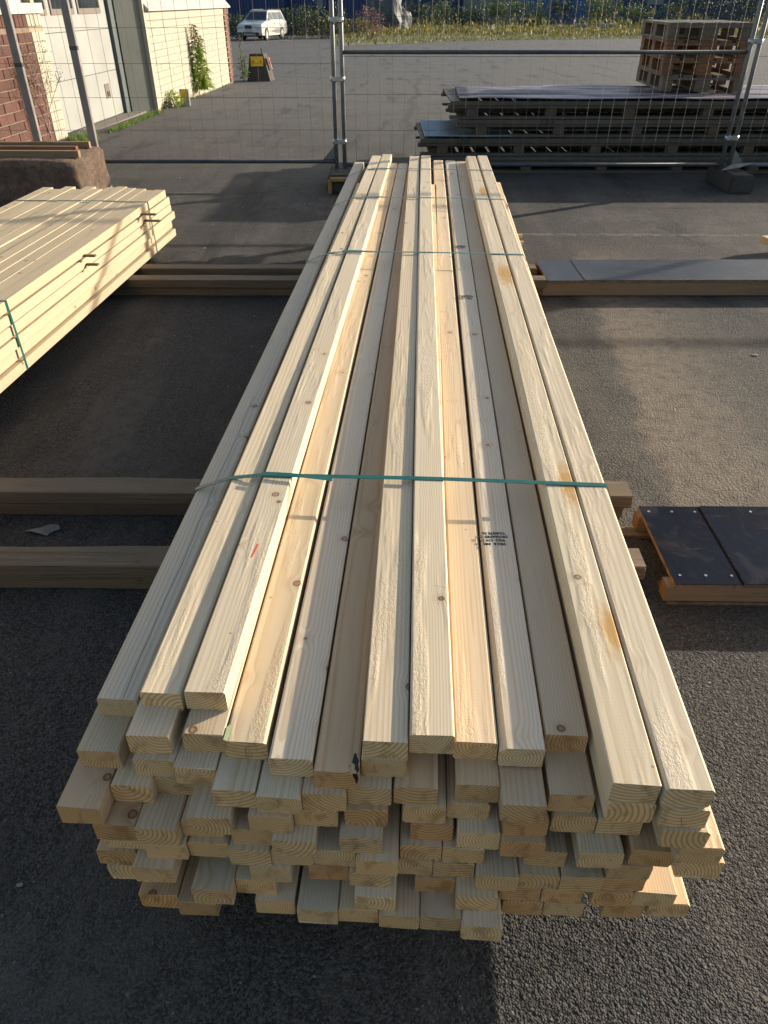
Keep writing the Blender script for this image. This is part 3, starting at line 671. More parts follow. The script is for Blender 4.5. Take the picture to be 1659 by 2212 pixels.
# ------------------------------------------------------------------ concrete road block with yellow plate
def roadblock():
    p = hit(562, 176); o = empty('road_block', p, math.radians(2)); h = .56
    mb = MB(); b0, t0 = (.62, .5), (.30, .24)
    V = [(-.31, 0, 0), (.25, 0, 0), (.31, .55, 0), (-.25, .55, 0), (-.21, .10, h), (.11, .10, h), (.17, .36, h), (-.13, .36, h)]
    mb.add(V, [(0, 1, 5, 4), (1, 2, 6, 5), (2, 3, 7, 6), (3, 0, 4, 7), (4, 5, 6, 7), (3, 2, 1, 0)]); mb.build('body', 'foot_conc', o)
    MB().box((-.045, .045, .41), (.29, .012, .20), rx=math.radians(-10)).build('plate', 'yellow', o)
    for x in (-.13, .05): MB().box((x - .0, .036, .405), (.035, .012, .022), rx=math.radians(-10)).build('bolt', 'black', o)
    MB().box((.24, .20, .42), (.02, .12, .14), ry=math.radians(-14)).build('reflector', 'orange', o)
    MB().box((.27, .22, .29), (.02, .11, .12), ry=math.radians(-14)).build('reflector', 'orange', o)
    MB().tube((.07, .2, h - .02), (.07, .2, h + .11), .014, 6).build('lifting_hook', 'rust', o)
    tag(o, 'dark truncated concrete block with a yellow plate and orange reflectors beside the building corner', 'road block')
roadblock()

# ------------------------------------------------------------------ building on the left
def building():
    o = empty('workshop_building', (-4.2, 12, gz(12)))
    inv = Vector((-4.2, 12, gz(12)))
    def P(name, mb, mat, par=o, smooth=False):
        mb.v = [(a - inv.x, b_ - inv.y, c - inv.z) for a, b_, c in mb.v]; return mb.build(name, mat, par, smooth=smooth)
    sl_ = 0.05
    def X(y): return -4.16 + sl_ * (y - 11.0)
    ang = -math.atan(sl_)
    # brick wall left part (behind: core slab of mortar)
    def slab(y0, y1, z0, z1, xo=0.0, th=.25):
        mb = MB(); a, c = X(y0) + xo, X(y1) + xo
        mb.add([(a, y0, z0), (c, y1, z0), (c, y1, z1), (a, y0, z1), (a - th, y0, z0), (c - th, y1, z0), (c - th, y1, z1), (a - th, y0, z1)],
               [(0, 1, 2, 3), (5, 4, 7, 6), (4, 0, 3, 7), (1, 5, 6, 2), (3, 2, 6, 7), (4, 5, 1, 0)]); return mb
    P('masonry', slab(5.5, 10.52, -.15, 1.30, .05), 'mortar')
    P('wall', slab(5.5, 10.52, 1.30 + .0, 5.2, -.12, .2), 'white_paint')
    P('sill', slab(5.5, 10.53, 1.30, 1.40, .10, .3), 'white_paint')
    P('window_pane', slab(7.9, 10.0, 1.47, 3.2, -.115, .01), 'glass')
    P('window_frame', slab(9.98, 10.1, 1.42, 3.3, -.08, .05), 'frame_brown')
    P('window_frame', slab(9.45, 9.50, 1.42, 3.3, -.08, .05), 'white_paint')
    # bricks of the red part and of the painted pilaster
    cm = .105; bl = .36
    bm_r = MB().box((0, 0, 0), (.022, bl - .016, cm - .016), bev=.003).mesh('brick', 'brick')
    bm_h = MB().box((0, 0, 0), (.022, bl / 2 - .016, cm - .016), bev=.003).mesh('brick', 'brick')
    bm_c = MB().box((0, 0, 0), (.022, bl / 2 - .008, cm - .007), bev=.003).mesh('brick', 'cream')
    def brick(me, y, z, xo=.05, rx=0):
        b_ = link('brick', me, o, (X(y) + xo + .005 + R.uniform(-.0015, .0015) - inv.x, y - inv.y, z - inv.z), (rx, 0, ang + R.uniform(-.004, .004)))
        return b_
    z = gz(10) - .0 + cm / 2; k = 0
    while z < 1.17:
        y = 10.16 - bl / 2 - (bl / 2 if k % 2 else 0)
        if k % 2: brick(bm_h, 10.16 - bl / 4, z)
        while y > 8.35: brick(bm_r, y, z); y -= bl
        for yy in (10.16 + bl / 4, 10.16 + bl * .75): brick(bm_c, yy, z, .052)
        z += cm; k += 1
    sm_ = MB().box((0, 0, 0), (.022, .088, .118), bev=.003).mesh('brick', 'brick'); smc = MB().box((0, 0, 0), (.022, .085, .118), bev=.003).mesh('brick', 'cream')
    y = 10.5 - .045
    while y > 8.4: brick(smc if y > 10.14 else sm_, y, 1.235, .053); y -= .1
    P('pilaster', slab(10.155, 10.515, -.1, 1.17, .051, .1), 'mortar_cream')
    # jamb, sectional door
    P('door_jamb', slab(10.53, 10.62, -.1, 4.2, -.03, .2), 'yellow_jamb')
    d = empty('sectional_door'); d.parent = o
    zz = [gz(12) + .0, .50, .93, 1.36, 1.8, 2.5, 3.2]
    zz = [gz(12) + .02, .55, 1.08, 1.80, 2.5, 3.2]
    for z0, z1 in zip(zz, zz[1:]): P('door_panel', slab(10.62, 13.12, z0 + .004, z1 - .004, -.10, .05), 'door_white', d)
    P('door_core', slab(10.62, 13.12, zz[0], 3.2, -.112, .04), 'black', d)
    for (y0, y1) in ((10.55 + .1, 11.05), (11.18, 11.92), (12.05, 12.88)):
        wf = P('door_window', slab(y0, y1, 1.27, 2.0, -.085, .02), 'frame_brown', d)
        P('pane', slab(y0 + .05, y1 - .05, 1.335, 1.95, -.080, .02), 'glass', d)
    wv = P('door_vent', slab(12.50, 12.68, .21, .40, -.092, .02), 'frame_brown', d); P('vent_slot', slab(12.55, 12.64, .235, .30, -.085, .02), 'black', d)
    P('threshold', slab(10.5, 13.4, -.12, gz(12) + .012, .16, .5), 'concrete')
    P('lintel', slab(5.5, 13.7, 3.2, 5.2, -.02, .3), 'white_paint')
    P('door_jamb', slab(13.12, 13.32, -.14, 4.2, -.05, .2), 'darkblue_jamb')
    # grey return sheet facing the camera
    yr = 13.62; xw = -3.755
    xa_ = X(13.3) - .03
    mb = MB(); mb.add([(xa_, 13.30, gz(14)), (xw - .01, yr + .0, gz(14)), (xw - .01, yr + .05, gz(14)), (xa_, 13.35, gz(14)), (xa_, 13.30, 4.4), (xw - .01, yr, 4.4), (xw - .01, yr + .05, 4.4), (xa_, 13.35, 4.4)],
        [(0, 1, 5, 4), (1, 2, 6, 5), (2, 3, 7, 6), (3, 0, 4, 7), (4, 5, 6, 7)]); P('return_sheet', mb, 'greygreen')
    # cream wall with window
    s2 = (-3.575 + 3.74) / 5.9
    def X2(y): return -3.745 + s2 * (y - 13.9)
    a2 = -math.atan(s2)
    def slab2(y0, y1, z0, z1, xo=0.0, th=.25, zz1=None):
        mb = MB(); a, c = X2(y0) + xo, X2(y1) + xo; g0, g1 = (gz(y0) - .1, gz(y1) - .1) if z0 is None else (z0, z0)
        mb.add([(a, y0, g0), (c, y1, g1), (c, y1, z1), (a, y0, z1), (a - th, y0, g0), (c - th, y1, g1), (c - th, y1, z1), (a - th, y0, z1)],
               [(0, 1, 2, 3), (5, 4, 7, 6), (4, 0, 3, 7), (1, 5, 6, 2), (3, 2, 6, 7), (4, 5, 1, 0)]); return mb
    P('masonry', slab2(yr, 19.92, None, 1.28), 'mortar_cream')
    P('corner_trim', slab2(yr - .02, yr + .10, None, 4.4, .022, .1), 'cream')
    bb = .46
    c2 = MB().box((0, 0, 0), (.016, bb - .008, .1 - .007), bev=.003).mesh('brick', 'cream'); c2h = MB().box((0, 0, 0), (.016, bb / 2 - .008, .1 - .007), bev=.003).mesh('brick', 'cream')
    pb = MB().box((0, 0, 0), (.03, .40, .1 - .018), bev=.004).mesh('brick', 'brick_brown')
    def brick2(me, y, z, xo=.003, j=.0015): link('brick', me, o, (X2(y) + xo + R.uniform(-j, j) - inv.x, y - inv.y, z - inv.z), (0, 0, a2 + R.uniform(-.002, .002)))
    z = 1.15 - .05; k = 0
    while z > -.16:
        y = yr + .10 + (bb / 2 if k % 2 == 0 else bb / 4 * 0 + bb)
        if k % 2: brick2(c2h, yr + .10 + bb / 4, z); y = yr + .10 + bb
        while y + bb / 2 < 19.50:
            if z > gz(y) + .02: brick2(c2, y, z)
            y += bb
        if y - bb / 2 < 19.42: brick2(c2h, y - bb / 4 - .0, z)
        brick2(pb, 19.72, z, .015)
        z -= .1; k += 1
    P('band', slab2(yr + .1, 19.50, 1.165, 1.28, .018, .1), 'cream')
    P('brick_cap', slab2(19.50, 19.95, 1.165, 1.28, .035, .2), 'brick_brown')
    # sloping white sill
    mb = MB(); ya, yb = yr + .05, 19.98
    mb.add([(X2(ya) + .09, ya, 1.285), (X2(yb) + .09, yb, 1.285), (X2(yb) - .02, yb, 1.41), (X2(ya) - .02, ya, 1.41), (X2(ya) + .09, ya, 1.31), (X2(yb) + .09, yb, 1.31), (X2(yb) - .22, yb, 1.285), (X2(ya) - .22, ya, 1.285), (X2(yb) - .02, yb, 1.43), (X2(ya) - .02, ya, 1.43)],
           [(0, 1, 5, 4), (4, 5, 8, 9), (9, 8, 6, 7), (7, 6, 1, 0), (0, 4, 9, 7), (1, 6, 8, 5)]); P('sill', mb, 'white_paint')
    P('wall', slab2(yr, 19.9, 1.43, 5.0, -.12, .2), 'white_paint')
    fr = MB(); wy0, wym, wy1 = 14.2, 16.75, 19.35
    fw = slab2(wy0, wy1, 1.43, 1.50, -.06, .06); fo = P('window_frame', fw, 'white_paint')
    for yy in (wy0, wym, wy1): P('window_frame', slab2(yy - .05, yy + .05, 1.50, 3.0, -.06, .06), 'white_paint')
    P('window_pane', slab2(wy0 + .05, wym - .05, 1.50, 3.0, -.09, .02), 'glass'); P('window_pane', slab2(wym + .05, wy1 - .05, 1.50, 3.0, -.09, .02), 'glass')
    P('blind', slab2(17.5, 18.7, 1.52, 3.0, -.085, .01), 'blind')
    P('end_wall', MB().bx(-9, X2(19.9) - .05, 19.6, 19.86, -.3, 5.0), 'white_paint')
    P('flat_roof', MB().bx(-12, -3.9, 5.5, 19.9, 5.2, 5.4), 'concrete')
    P('back_fill', MB().bx(-9, -4.75, 5.6, 19.5, -.3, 5.1), 'mortar')
    tag(o, 'single-storey workshop with red brick, a white sectional door and a cream painted brick wall', 'building')
building()

# service box by the wall
p = hit(402, 229); o = empty('service_box', p, .1)
MB().box((0, 0, .13), (.16, .10, .26), bev=.008).build('housing', 'galv_bright', o); MB().box((.005, -.053, .19), (.09, .006, .12)).build('sticker', 'yellow', o)
tag(o, 'small grey service box with a yellow sticker at the foot of the cream wall', 'box')

def stalk(name, u, v, h, lean, mat, seed, label, leaves=70, ll=.13, bare=.15, cat='plant', group=None, tip='leaf_gold'):
    rr = random.Random(seed); p = hit(u, v); o = empty(name, p); st = MB(); lf = MB(); tp = MB(); pts = []
    for k in range(9): t = k / 8; pts.append(Vector((lean * t * t * h + math.sin(t * 4 + seed) * .012, math.cos(t * 3) * .01, h * t)))
    for a, c in zip(pts, pts[1:]): st.tube(a, c, .007, 5, .005)
    for k in range(leaves):
        t = bare + (1 - bare) * k / leaves; q = pts[min(7, int(t * 8))].lerp(pts[min(8, int(t * 8) + 1)], t * 8 - int(t * 8)); a = rr.uniform(0, 6.28)
        L = ll * (1.15 - .75 * t) * rr.uniform(.7, 1.2); d = Vector((math.cos(a), math.sin(a), .35)); sd = Vector((-math.sin(a), math.cos(a), .4)) * L * .13
        m1 = q + d * L * .5; e = q + Vector((math.cos(a), math.sin(a), -.1)) * L
        (tp if t > .72 else lf).add([q, m1 + sd, e, m1 - sd], [(0, 1, 2, 3)])
    st.build('stem', 'stem', o); tag(lf.build('foliage', mat, o), kind='stuff'); tag(tp.build('flower_head', tip, o), kind='stuff')
    return tag(o, label, cat, group)
stalk('tall_weed', 398, 214, 1.28, -.07, 'leaf_bright', 11, 'tall thin yellow-green weed nearer the grey return, before the cream wall', 210, .14, .25)
stalk('tall_weed', 433, 210, 1.17, .03, 'leaf_bright', 12, 'bushy bright green weed with yellow tip before the cream wall', 260, .25, .1)
stalk('tall_weed', 441, 209, 1.0, .06, 'leaf_bright', 13, 'shorter green weed leaning right of the bushy one before the cream wall', 150, .24, .1)
stalk('tall_weed', 372, 226, .75, .05, 'leaf_bright', 14, 'thin reddish weed stem left of the service box', 70, .11, .1, tip='leaf_pink')
stalk('tall_weed', 526, 176, .95, .0, 'leaf_bright', 15, 'slender yellow weed between the brick corner and the road block', 80, .15, .1)
stalk('tall_weed', 530, 177, .55, .1, 'leaf_bright', 16, 'low weed at the left foot of the road block', 60, .17, .1)
def low_clump(u, v, r, h, mat, n, seed, label):
    rr = random.Random(seed); p = hit(u, v); mb = MB(); leaf_cloud(mb, Vector((0, 0, h * .5)), (r, r * .7, h * .55), n, .035, rr); return tag(mb.build('leafy_weed', mat, None, p), label, 'plant')
low_clump(365, 232, .28, .25, 'leaf_bright', 320, 1, 'low green and rusty weed clump at the foot of the cream wall')
low_clump(345, 236, .22, .12, 'leaf_dark', 160, 2, 'dark low weeds in the recess by the grey sheet')
def dry_shrub():
    rr = random.Random(9); p = hit(128, 318); o = empty('dry_weed', p); st = MB(); sd = MB()
    def br(a, d, L, r, dep):
        c = a + d * L; st.tube(a, c, r, 4, r * .6)
        if dep == 0:
            for _ in range(4):
                q = c + Vector((rr.uniform(-.05, .05), rr.uniform(-.05, .05), rr.uniform(-.05, .05))); s_ = .006
                sd.add([q + Vector((-s_, 0, 0)), q + Vector((0, 0, -s_)), q + Vector((s_, 0, 0)), q + Vector((0, 0, s_))], [(0, 1, 2, 3)])
            return
        for _ in range(3 if dep > 1 else 4):
            dd = (d + Vector((rr.uniform(-.7, .7), rr.uniform(-.5, .5), rr.uniform(-.1, .5)))).normalized(); br(a.lerp(c, rr.uniform(.45, 1)), dd, L * rr.uniform(.45, .7), r * .6, dep - 1)
    for k in range(4): br(Vector((rr.uniform(-.1, .1), 0, 0)), Vector((rr.uniform(-.25, .3), rr.uniform(-.1, .1), 1)).normalized(), rr.uniform(.4, .62), .007, 3)
    st.build('stem', 'twig', o); tag(sd.build('seed_heads', 'twig', o), kind='stuff')
    tag(o, 'dry brown branching weed before the cream pilaster and white door', 'plant')
dry_shrub()
def tufts(name, a, c, n, seed, mat, label, h=.10, wd=.1):
    rr = random.Random(seed); A, C = hit(*a), hit(*c); mb = MB()
    for _ in range(n):
        q = A.lerp(C, rr.random()) + Vector((rr.gauss(0, wd * .5), rr.gauss(0, wd * .5), 0)); hh = h * rr.uniform(.4, 1.2); a_ = rr.uniform(0, 6.28)
        dx, dy = math.cos(a_) * .006, math.sin(a_) * .006
        mb.add([(q.x - dx, q.y - dy, gz(q.y)), (q.x + dx, q.y + dy, gz(q.y)), (q.x + rr.uniform(-.05, .05), q.y + rr.uniform(-.05, .05), gz(q.y) + hh)], [(0, 1, 2)])
    tag(mb.build(name, mat), label, 'grass', kind='stuff')
tufts('grass_strip', (238, 287), (345, 243), 1500, 1, 'greengrass', 'thin strip of green grass in the joint before the door threshold', .06, .05)
tufts('grass_tuft', (155, 312), (195, 303), 900, 2, 'greengrass', 'green grass tuft behind the brown concrete block', .10, .10)
tufts('moss_line', (350, 238), (500, 180), 700, 4, 'greengrass', 'sparse grass along the foot of the cream wall', .04, .03)

# ------------------------------------------------------------------ long pallets stacked behind the fence
PX, PY = 0.0, 7.93
def long_pallet(xl, y0, z0, L, mat, label, dep=1.2, text=None, tx=.0, seed=0, h=.155):
    rr = random.Random(seed); o = empty('long_pallet', (xl, y0, z0), math.radians(rr.uniform(-.3, .3)))
    def plank(x0, x1, ya, yb, za, zb, name='plank'):
        # long boards run along x: build with the grain along local y and turn
        me = board_mesh(x1 - x0, yb - ya, zb - za, bow=0, nseg=2, bev=.003, seed=rr.randint(0, 999)).mesh(name, mat)
        return link(name, me, o, (x0, (ya + yb) / 2, zb), (0, 0, -math.pi / 2))
    for k in range(3): plank(0, L, 0 + k * (dep - .1) / 2, .1 + k * (dep - .1) / 2, .0, .024)
    n = 7
    for k in range(n):
        x = .22 + (L - .44) * k / (n - 1)
        for yy in (0, (dep - .1) / 2, dep - .1): MB().box((x, yy + .05, .024 + .0335), (.10, .096, .067), bev=.003).build('block', mat, o)
    for k in range(2): plank(-.02, L, k * (dep - .12), .12 + k * (dep - .12), .091, .117)
    plank(0, L, -.012, .036, .1175, h - .0)
    plank(0, L, dep - .05, dep, .1175, h)
    nn = int(L / .16)
    for k in range(nn):
        me = MB().box((0, 0, 0), (.13, dep - .10, .018), bev=.002).mesh('deck_board', mat)
        link('deck_board', me, o, (.07 + k * (L - .14) / (nn - 1), dep / 2 - .008, h - .012))
    if text:
        t = text_mesh(text, .062, 'ink', 'marking', .0008); link('marking', t, o, (tx, -.0135, .135), (math.pi / 2, 0, 0))
    return tag(o, label, 'pallet', 'long grey pallets stacked behind the fence')
long_pallet(.45, PY, 0.0, 5, 'greywood', 'lowest long grey pallet of the stack behind the fence, standing on the ground', seed=1)
long_pallet(.36, PY - .02, .160, 5, 'greywood', 'second long grey pallet from the ground, jutting out furthest left', text='1,2x5', tx=.42, seed=2)
long_pallet(.74, PY + .02, .322, 5, 'greywood', 'third long grey pallet from the ground, marked in black in the middle', text='1,2x5', tx=.85, seed=3)
long_pallet(.64, PY + .01, .482, 5, 'greywood', 'topmost long grey pallet, under the rippled metal sheet', seed=4)
def corr(name, x0, x1, y0, y1, z, pitch, amp, mat, label, along='x', skew=0.0, ripple=0.0):
    mb = MB(); n = int((y1 - y0) / pitch * 8); mx = 40; vs = []
    for j in range(n + 1):
        y = y0 + (y1 - y0) * j / n
        for i in range(mx + 1):
            t = i / mx; xl = x0 + (skew * (1 - (y - y0) / (y1 - y0)) if True else 0)
            x = xl + (x1 - xl) * t
            vs.append((x, y, z + amp * math.sin((y - y0) / pitch * 2 * math.pi) + ripple * mn.noise(Vector((x * 1.3, y * 4, 3)))))
    fs = [(j * (mx + 1) + i, j * (mx + 1) + i + 1, (j + 1) * (mx + 1) + i + 1, (j + 1) * (mx + 1) + i) for j in range(n) for i in range(mx)]
    mb.add(vs, fs); o = mb.build(name, mat, smooth=True); md = o.modifiers.new('thick', 'SOLIDIFY'); md.thickness = .002
    return tag(o, label, 'metal sheet')
corr('metal_sheet', .78, 6.0, PY - .02, PY + 1.25, .658, .21, .009, 'pinksheet', 'long rippled pinkish-grey metal sheet lying on the topmost long pallet', skew=-.06, ripple=.016)
corr('corrugated_sheet', .40, 1.25, PY + .0, PY + 1.15, .335, .085, .008, 'galvsheet', 'pale blue corrugated sheet on the jutting left end of the second long pallet', skew=-.0)

# ------------------------------------------------------------------ europallets
def europallet(loc, rz, mat, label, mat2=None):
    o = empty('wooden_pallet', loc, rz); m2 = mat2 or mat
    W, L = .80, 1.2
    for x, ww in ((.0725, .145), (.24, .10), (.40, .145), (.56, .10), (.7275, .145)):
        me = board_mesh(L, ww, .022, nseg=1, bev=.002, seed=R.randint(0, 999)).mesh('deck_board', mat); link('deck_board', me, o, (x, 0, .144))
    for y in (0, .5275, 1.055):
        me = board_mesh(W, .145, .022, nseg=1, bev=.002).mesh('cross_board', m2); link('cross_board', me, o, (0, y + .0725, .122), (0, 0, -math.pi / 2))
        for x, bw in ((.05, .10), (.40, .145), (.75, .10)):
            MB().box((x, y + .0725, .061), (bw, .143, .0775), bev=.003).build('block', m2, o)
    for x, ww in ((.05, .10), (.40, .145), (.75, .10)):
        me = board_mesh(L, ww, .022, nseg=1, bev=.002).mesh('runner', m2); link('runner', me, o, (x, 0, .022))
    return tag(o, label, 'pallet', 'europallets stacked on the metal sheet')
bx_, by_ = 2.77, 8.42
europallet((bx_ + .03, by_ + .0, .672), math.radians(-4), 'palletgrey', 'bottom pallet of the stack of four, greyish, standing on the metal sheet')
europallet((bx_, by_ - .01, .817), math.radians(-5.5), 'palletwood', 'second brown pallet from the bottom of the stack of four')
europallet((bx_ + .01, by_ + .01, .962), math.radians(-4.6), 'palletwood', 'third brown pallet from the bottom of the stack of four')
europallet((bx_ - .005, by_, 1.107), math.radians(-4.2), 'palletgrey', 'topmost grey weathered pallet of the stack of four')

# ------------------------------------------------------------------ fence
FY = 7.36
def fence_panel(x0, x1, zb, dz, nrow, midrail, label, yo=0.0, black=False, H=2.0, gusset=(-1, 1)):
    o = empty('mesh_fence', ((x0 + x1) / 2, FY + yo, 0)); hx = (x1 - x0) / 2; r = .019
    for s_ in (-1, 1): MB().tube((s_ * hx, 0, .07), (s_ * hx, 0, H), r, 12).build('post', 'galv', o, smooth=True)
    rl = 'black_rail' if black else 'galv'
    MB().tube((-hx, 0, zb), (hx, 0, zb), .018, 10).build('bottom_rail', rl, o, smooth=True)
    MB().tube((-hx, 0, H - .02), (hx, 0, H - .02), .018, 10).build('top_rail', 'galv', o, smooth=True)
    if midrail: MB().tube((-hx, 0, midrail), (hx, 0, midrail), .016, 10).build('middle_rail', rl, o, smooth=True)
    mb = MB(); n = int(2 * hx / .108)
    for k in range(1, n):
        x = -hx + 2 * hx * k / n; mb.tube((x, -.005, zb), (x + R.uniform(-.003, .003), -.005, H - .02), .0014, 4, cap=False)
    for k in range(1, nrow + 1):
        z = zb + dz * k
        if z < H - .05 and not (midrail and abs(z - midrail) < .03):
            mb.tube((-hx, -.008, z), (hx, -.008, z + R.uniform(-.004, .004)), .0016, 4, cap=False)
    tag(mb.build('wire_mesh', 'wire', o), kind='stuff')
    if gusset:
        for s_ in gusset:
            g = MB(); x = s_ * hx; g.add([(x, -.004, zb + .01), (x - s_ * .13, -.004, zb + .01), (x, -.004, zb + .15), (x, .004, zb + .01), (x - s_ * .13, .004, zb + .01), (x, .004, zb + .15)], [(0, 1, 2), (3, 5, 4), (0, 3, 4, 1), (1, 4, 5, 2), (2, 5, 3, 0)])
            g.build('corner_plate', 'galv', o)
    return tag(o, label, 'fence', 'mesh panels of the temporary fence')
xm, xr = -.405, 3.175
fence_panel(xm - .035 - 3.5, xm - .035, .205, .258, 7, None, 'galvanised mesh fence panel left of the double post, without a middle rail', black=True, gusset=(1,))
fence_panel(xm + .04, xr - .035, .177, .285, 6, 1.062, 'galvanised mesh fence panel between the two double posts, with a middle rail', black=True, gusset=())
fence_panel(xr + .04, xr + 3.54, .177, .285, 6, None, 'galvanised mesh fence panel right of the right double post', gusset=(-1,))
fence_panel(xr + 3.62, xr + 7.12, .177, .285, 6, None, 'galvanised mesh fence panel beyond the right edge')
for k, (x, lb) in enumerate(((xm, 'double post by the timber bundle'), (xr, 'right double post'))):
    for z, nm in ((1.295, 'top'), (.865, 'middle'), (.37, 'lowest')) if k == 0 else ((1.14, 'upper'), (.40, 'lower')):
        o = empty('fence_clamp', (x, FY, z))
        for s_ in (-1, 1): MB().tube((s_ * .038, 0, -.02), (s_ * .038, 0, .02), .026, 12).build('collar', 'galv_bright', o, smooth=True)
        MB().box((0, -.024, 0), (.095, .010, .038), bev=.003).build('bridge', 'galv_bright', o); MB().tube((0, -.045, 0), (0, .03, 0), .009, 6).build('bolt', 'galv_bright', o)
        tag(o, f'{nm} bright zinc clamp on the {lb}', 'clamp', 'clamps joining the fence posts')
# concrete feet
def foot(x, y, label, ochre=False, L=.62, wd=.23, h=.15):
    o = empty('ballast_block', (x, y, 0)); bm = bmesh.new(); bmesh.ops.create_cube(bm, size=1)
    for v_ in bm.verts: k = .86 if v_.co.z > 0 else 1.0; v_.co = Vector((v_.co.x * wd * k, v_.co.y * L * (1 if v_.co.z < 0 else .96), (v_.co.z + .5) * h))
    bmesh.ops.bevel(bm, geom=bm.edges[:], offset=.018, segments=2, affect='EDGES'); me = bpy.data.meshes.new('block'); bm.to_mesh(me); bm.free(); me.materials.append(M['foot_conc']); link('block', me, o)
    for s_ in (-1, 1): MB().tube((s_ * .038, .03, h - .002), (s_ * .038, .03, h + .003), .026, 12).build('socket', 'black', o)
    MB().tube((0, -.10, h - .002), (0, -.10, h + .003), .03, 12).build('socket', 'black', o)
    if ochre:
        g = MB(); w2 = .10; g.box((.02, -L / 2 - .012, h - .03), (2 * w2, .05, .035), bev=.008); g.box((.02 - w2, -L / 2 - .012, .06), (.035, .05, .12), bev=.008); g.box((.02 + w2, -L / 2 - .012, .06), (.035, .05, .12), bev=.008); g.build('handle', 'ochre', o)
    return tag(o, label, 'fence foot', 'feet under the fence posts')
foot(xm + .0, FY - .06, 'grey concrete fence foot with an ochre handle under the double post by the timber bundle', True)
foot(xr + .04, FY - .08, 'worn concrete fence foot under the right double post')
foot(xr + 3.58, FY - .08, 'concrete fence foot beyond the right edge')
# plastic scrap on the right foot
mb = MB(); q = hit(1600, 378, .16); rr = random.Random(2)
mb.add([(0, 0, 0), (.16, -.02, .03), (.30, .03, .06), (.13, .07, .05), (.05, .05, .01)], [(0, 1, 3, 4), (1, 2, 3)])
tag(mb.build('plastic_scrap', 'paleleaf', None, (q.x - .08, FY - .14, .15)), 'torn translucent plastic scrap on the foot of the right double post', 'litter')

# square posts behind the brown block
for u, lb in ((205, 'square steel post right, behind the brown concrete block'), (86, 'square steel post left, behind the brown concrete block')):
    x = hity(u, 320, 7.2).x; o = empty('square_post', (x, 7.2, 0), math.radians(8)); MB().box((0, 0, 1.3), (.062, .062, 2.6), bev=.004).build('shaft', 'post_brown', o)
    MB().box((0, 0, .006), (.14, .14, .012)).build('base_plate', 'post_brown', o)
    MB().box((0, 0, 1.10 if u > 100 else .98), (.064, .064, .03)).build('wire_shadow_band', 'black_rail', o)  # dark band standing in for a fence wire's shadow across the post
    tag(o, lb, 'post')

# brown rough block and the laths on it
def rock():
    bm = bmesh.new(); bmesh.ops.create_cube(bm, size=1); bmesh.ops.subdivide_edges(bm, edges=bm.edges[:], cuts=24, use_grid_fill=True)
    L, D, H = 3.2, .80, .37
    for v_ in bm.verts:
        q = v_.co; x, y, z = q.x * L, q.y * D, (q.z + .5) * H
        r_ = .055; cx = max(-L / 2 + r_, min(L / 2 - r_, x)); cy = max(-D / 2 + r_, min(D / 2 - r_, y)); cz = min(H - r_ * .6, z)
        d = Vector((x - cx, y - cy, z - cz)); 
        if d.length > 1e-5 and d.length > r_ * .6: d = d.normalized() * (r_ if d.z < .01 else r_ * .8)
        x, y, z = cx + d.x, cy + d.y, cz + d.z
        n_ = mn.fractal(Vector((x * 5, y * 5, z * 5)), 1.0, 2.0, 4) * .016
        v_.co = Vector((x + (n_ if abs(q.x) > .49 else 0), y + (n_ if abs(q.y) > .49 else 0), z + (n_ * .4 if z > H * .8 else 0)))
    me = bpy.data.meshes.new('concrete_block'); bm.to_mesh(me); bm.free(); me.materials.append(M['rockblock'])
    for q in me.polygons: q.use_smooth = True
    o = link('concrete_block', me, None, (-2.49 - L / 2, 6.70, 0), (0, 0, math.radians(2)))
    return tag(o, 'rough brown concrete block with rounded edges left behind the small bundle, laths on top', 'concrete block')
rock()
for (u, v, y, mt, lb, ang) in ((194, 312, 6.98, 'spruce_brown', 'rearmost lath on the brown block', 1), (166, 318, 6.74, 'bearer', 'middle lath on the brown block, shorter than the rearmost', -1.5), (172, 334, 6.52, 'spruce_brown', 'front lath on the brown block, lying flat nearest the camera', -1)):
    q = hity(u, v, y); mb = board_mesh(2.0, .048, .05, nseg=3, bev=.002, seed=int(u)); o = mb.build('lath', 'formtimber' if mt != 'bearer' else 'palletwood', None, (q.x, y, .375 + .05), None)
    o.rotation_euler = (0, 0, math.radians(90 + ang)); tag(o, lb, 'lath', 'laths lying on the brown block')

# ------------------------------------------------------------------ bearers
def bearer(x0, x1, y, rz, z0, th, wd, label, seed, mat='bearer', yl=None):
    me = board_mesh(x1 - x0, wd, th, bow=.002 * math.sin(seed * 2), crook=.004, nseg=24, bev=.0035, jag=.003, seed=seed, wane=.009).mesh('bearer', mat)
    o = link('bearer', me, None, (x0, y, z0 + th), (0, 0, -math.pi / 2 + rz))
    rc = random.Random(seed); mbc = MB()
    for _ in range(3 if z0 > 0 else 0):
        a = rc.uniform(.2, x1 - x0 - .9); xx = rc.uniform(-.03, .03); L_ = rc.uniform(.3, .9); p0 = (xx, a)
        for k in range(1, 10):
            p1 = (xx + rc.uniform(-.0025, .0025) + .006 * k / 9, a + L_ * k / 9); w_ = .0016 * math.sin(math.pi * (k - .5) / 9) + .0004
            mbc.add([(p0[0] - w_, p0[1], .0022), (p0[0] + w_, p0[1], .0022), (p1[0] + w_, p1[1], .0022), (p1[0] - w_, p1[1], .0022)], [(0, 1, 2, 3)]); p0 = p1
    if mbc.v: mbc.build('crack', 'black', o)
    return tag(o, label, 'beam', 'beams under the timber bundles')
bearer(-2.6, .735, 1.682, math.radians(-.4), 0, .048, .097, 'lower beam of the pair nearest the camera', 1)
bearer(-2.6, .755, 1.680, math.radians(-.5), .050, .048, .097, 'upper beam of the pair nearest the camera, cracked on top', 2)
bearer(-2.6, .80, 2.068, math.radians(-.7), 0, .048, .095, 'lower beam of the second pair from the camera', 3)
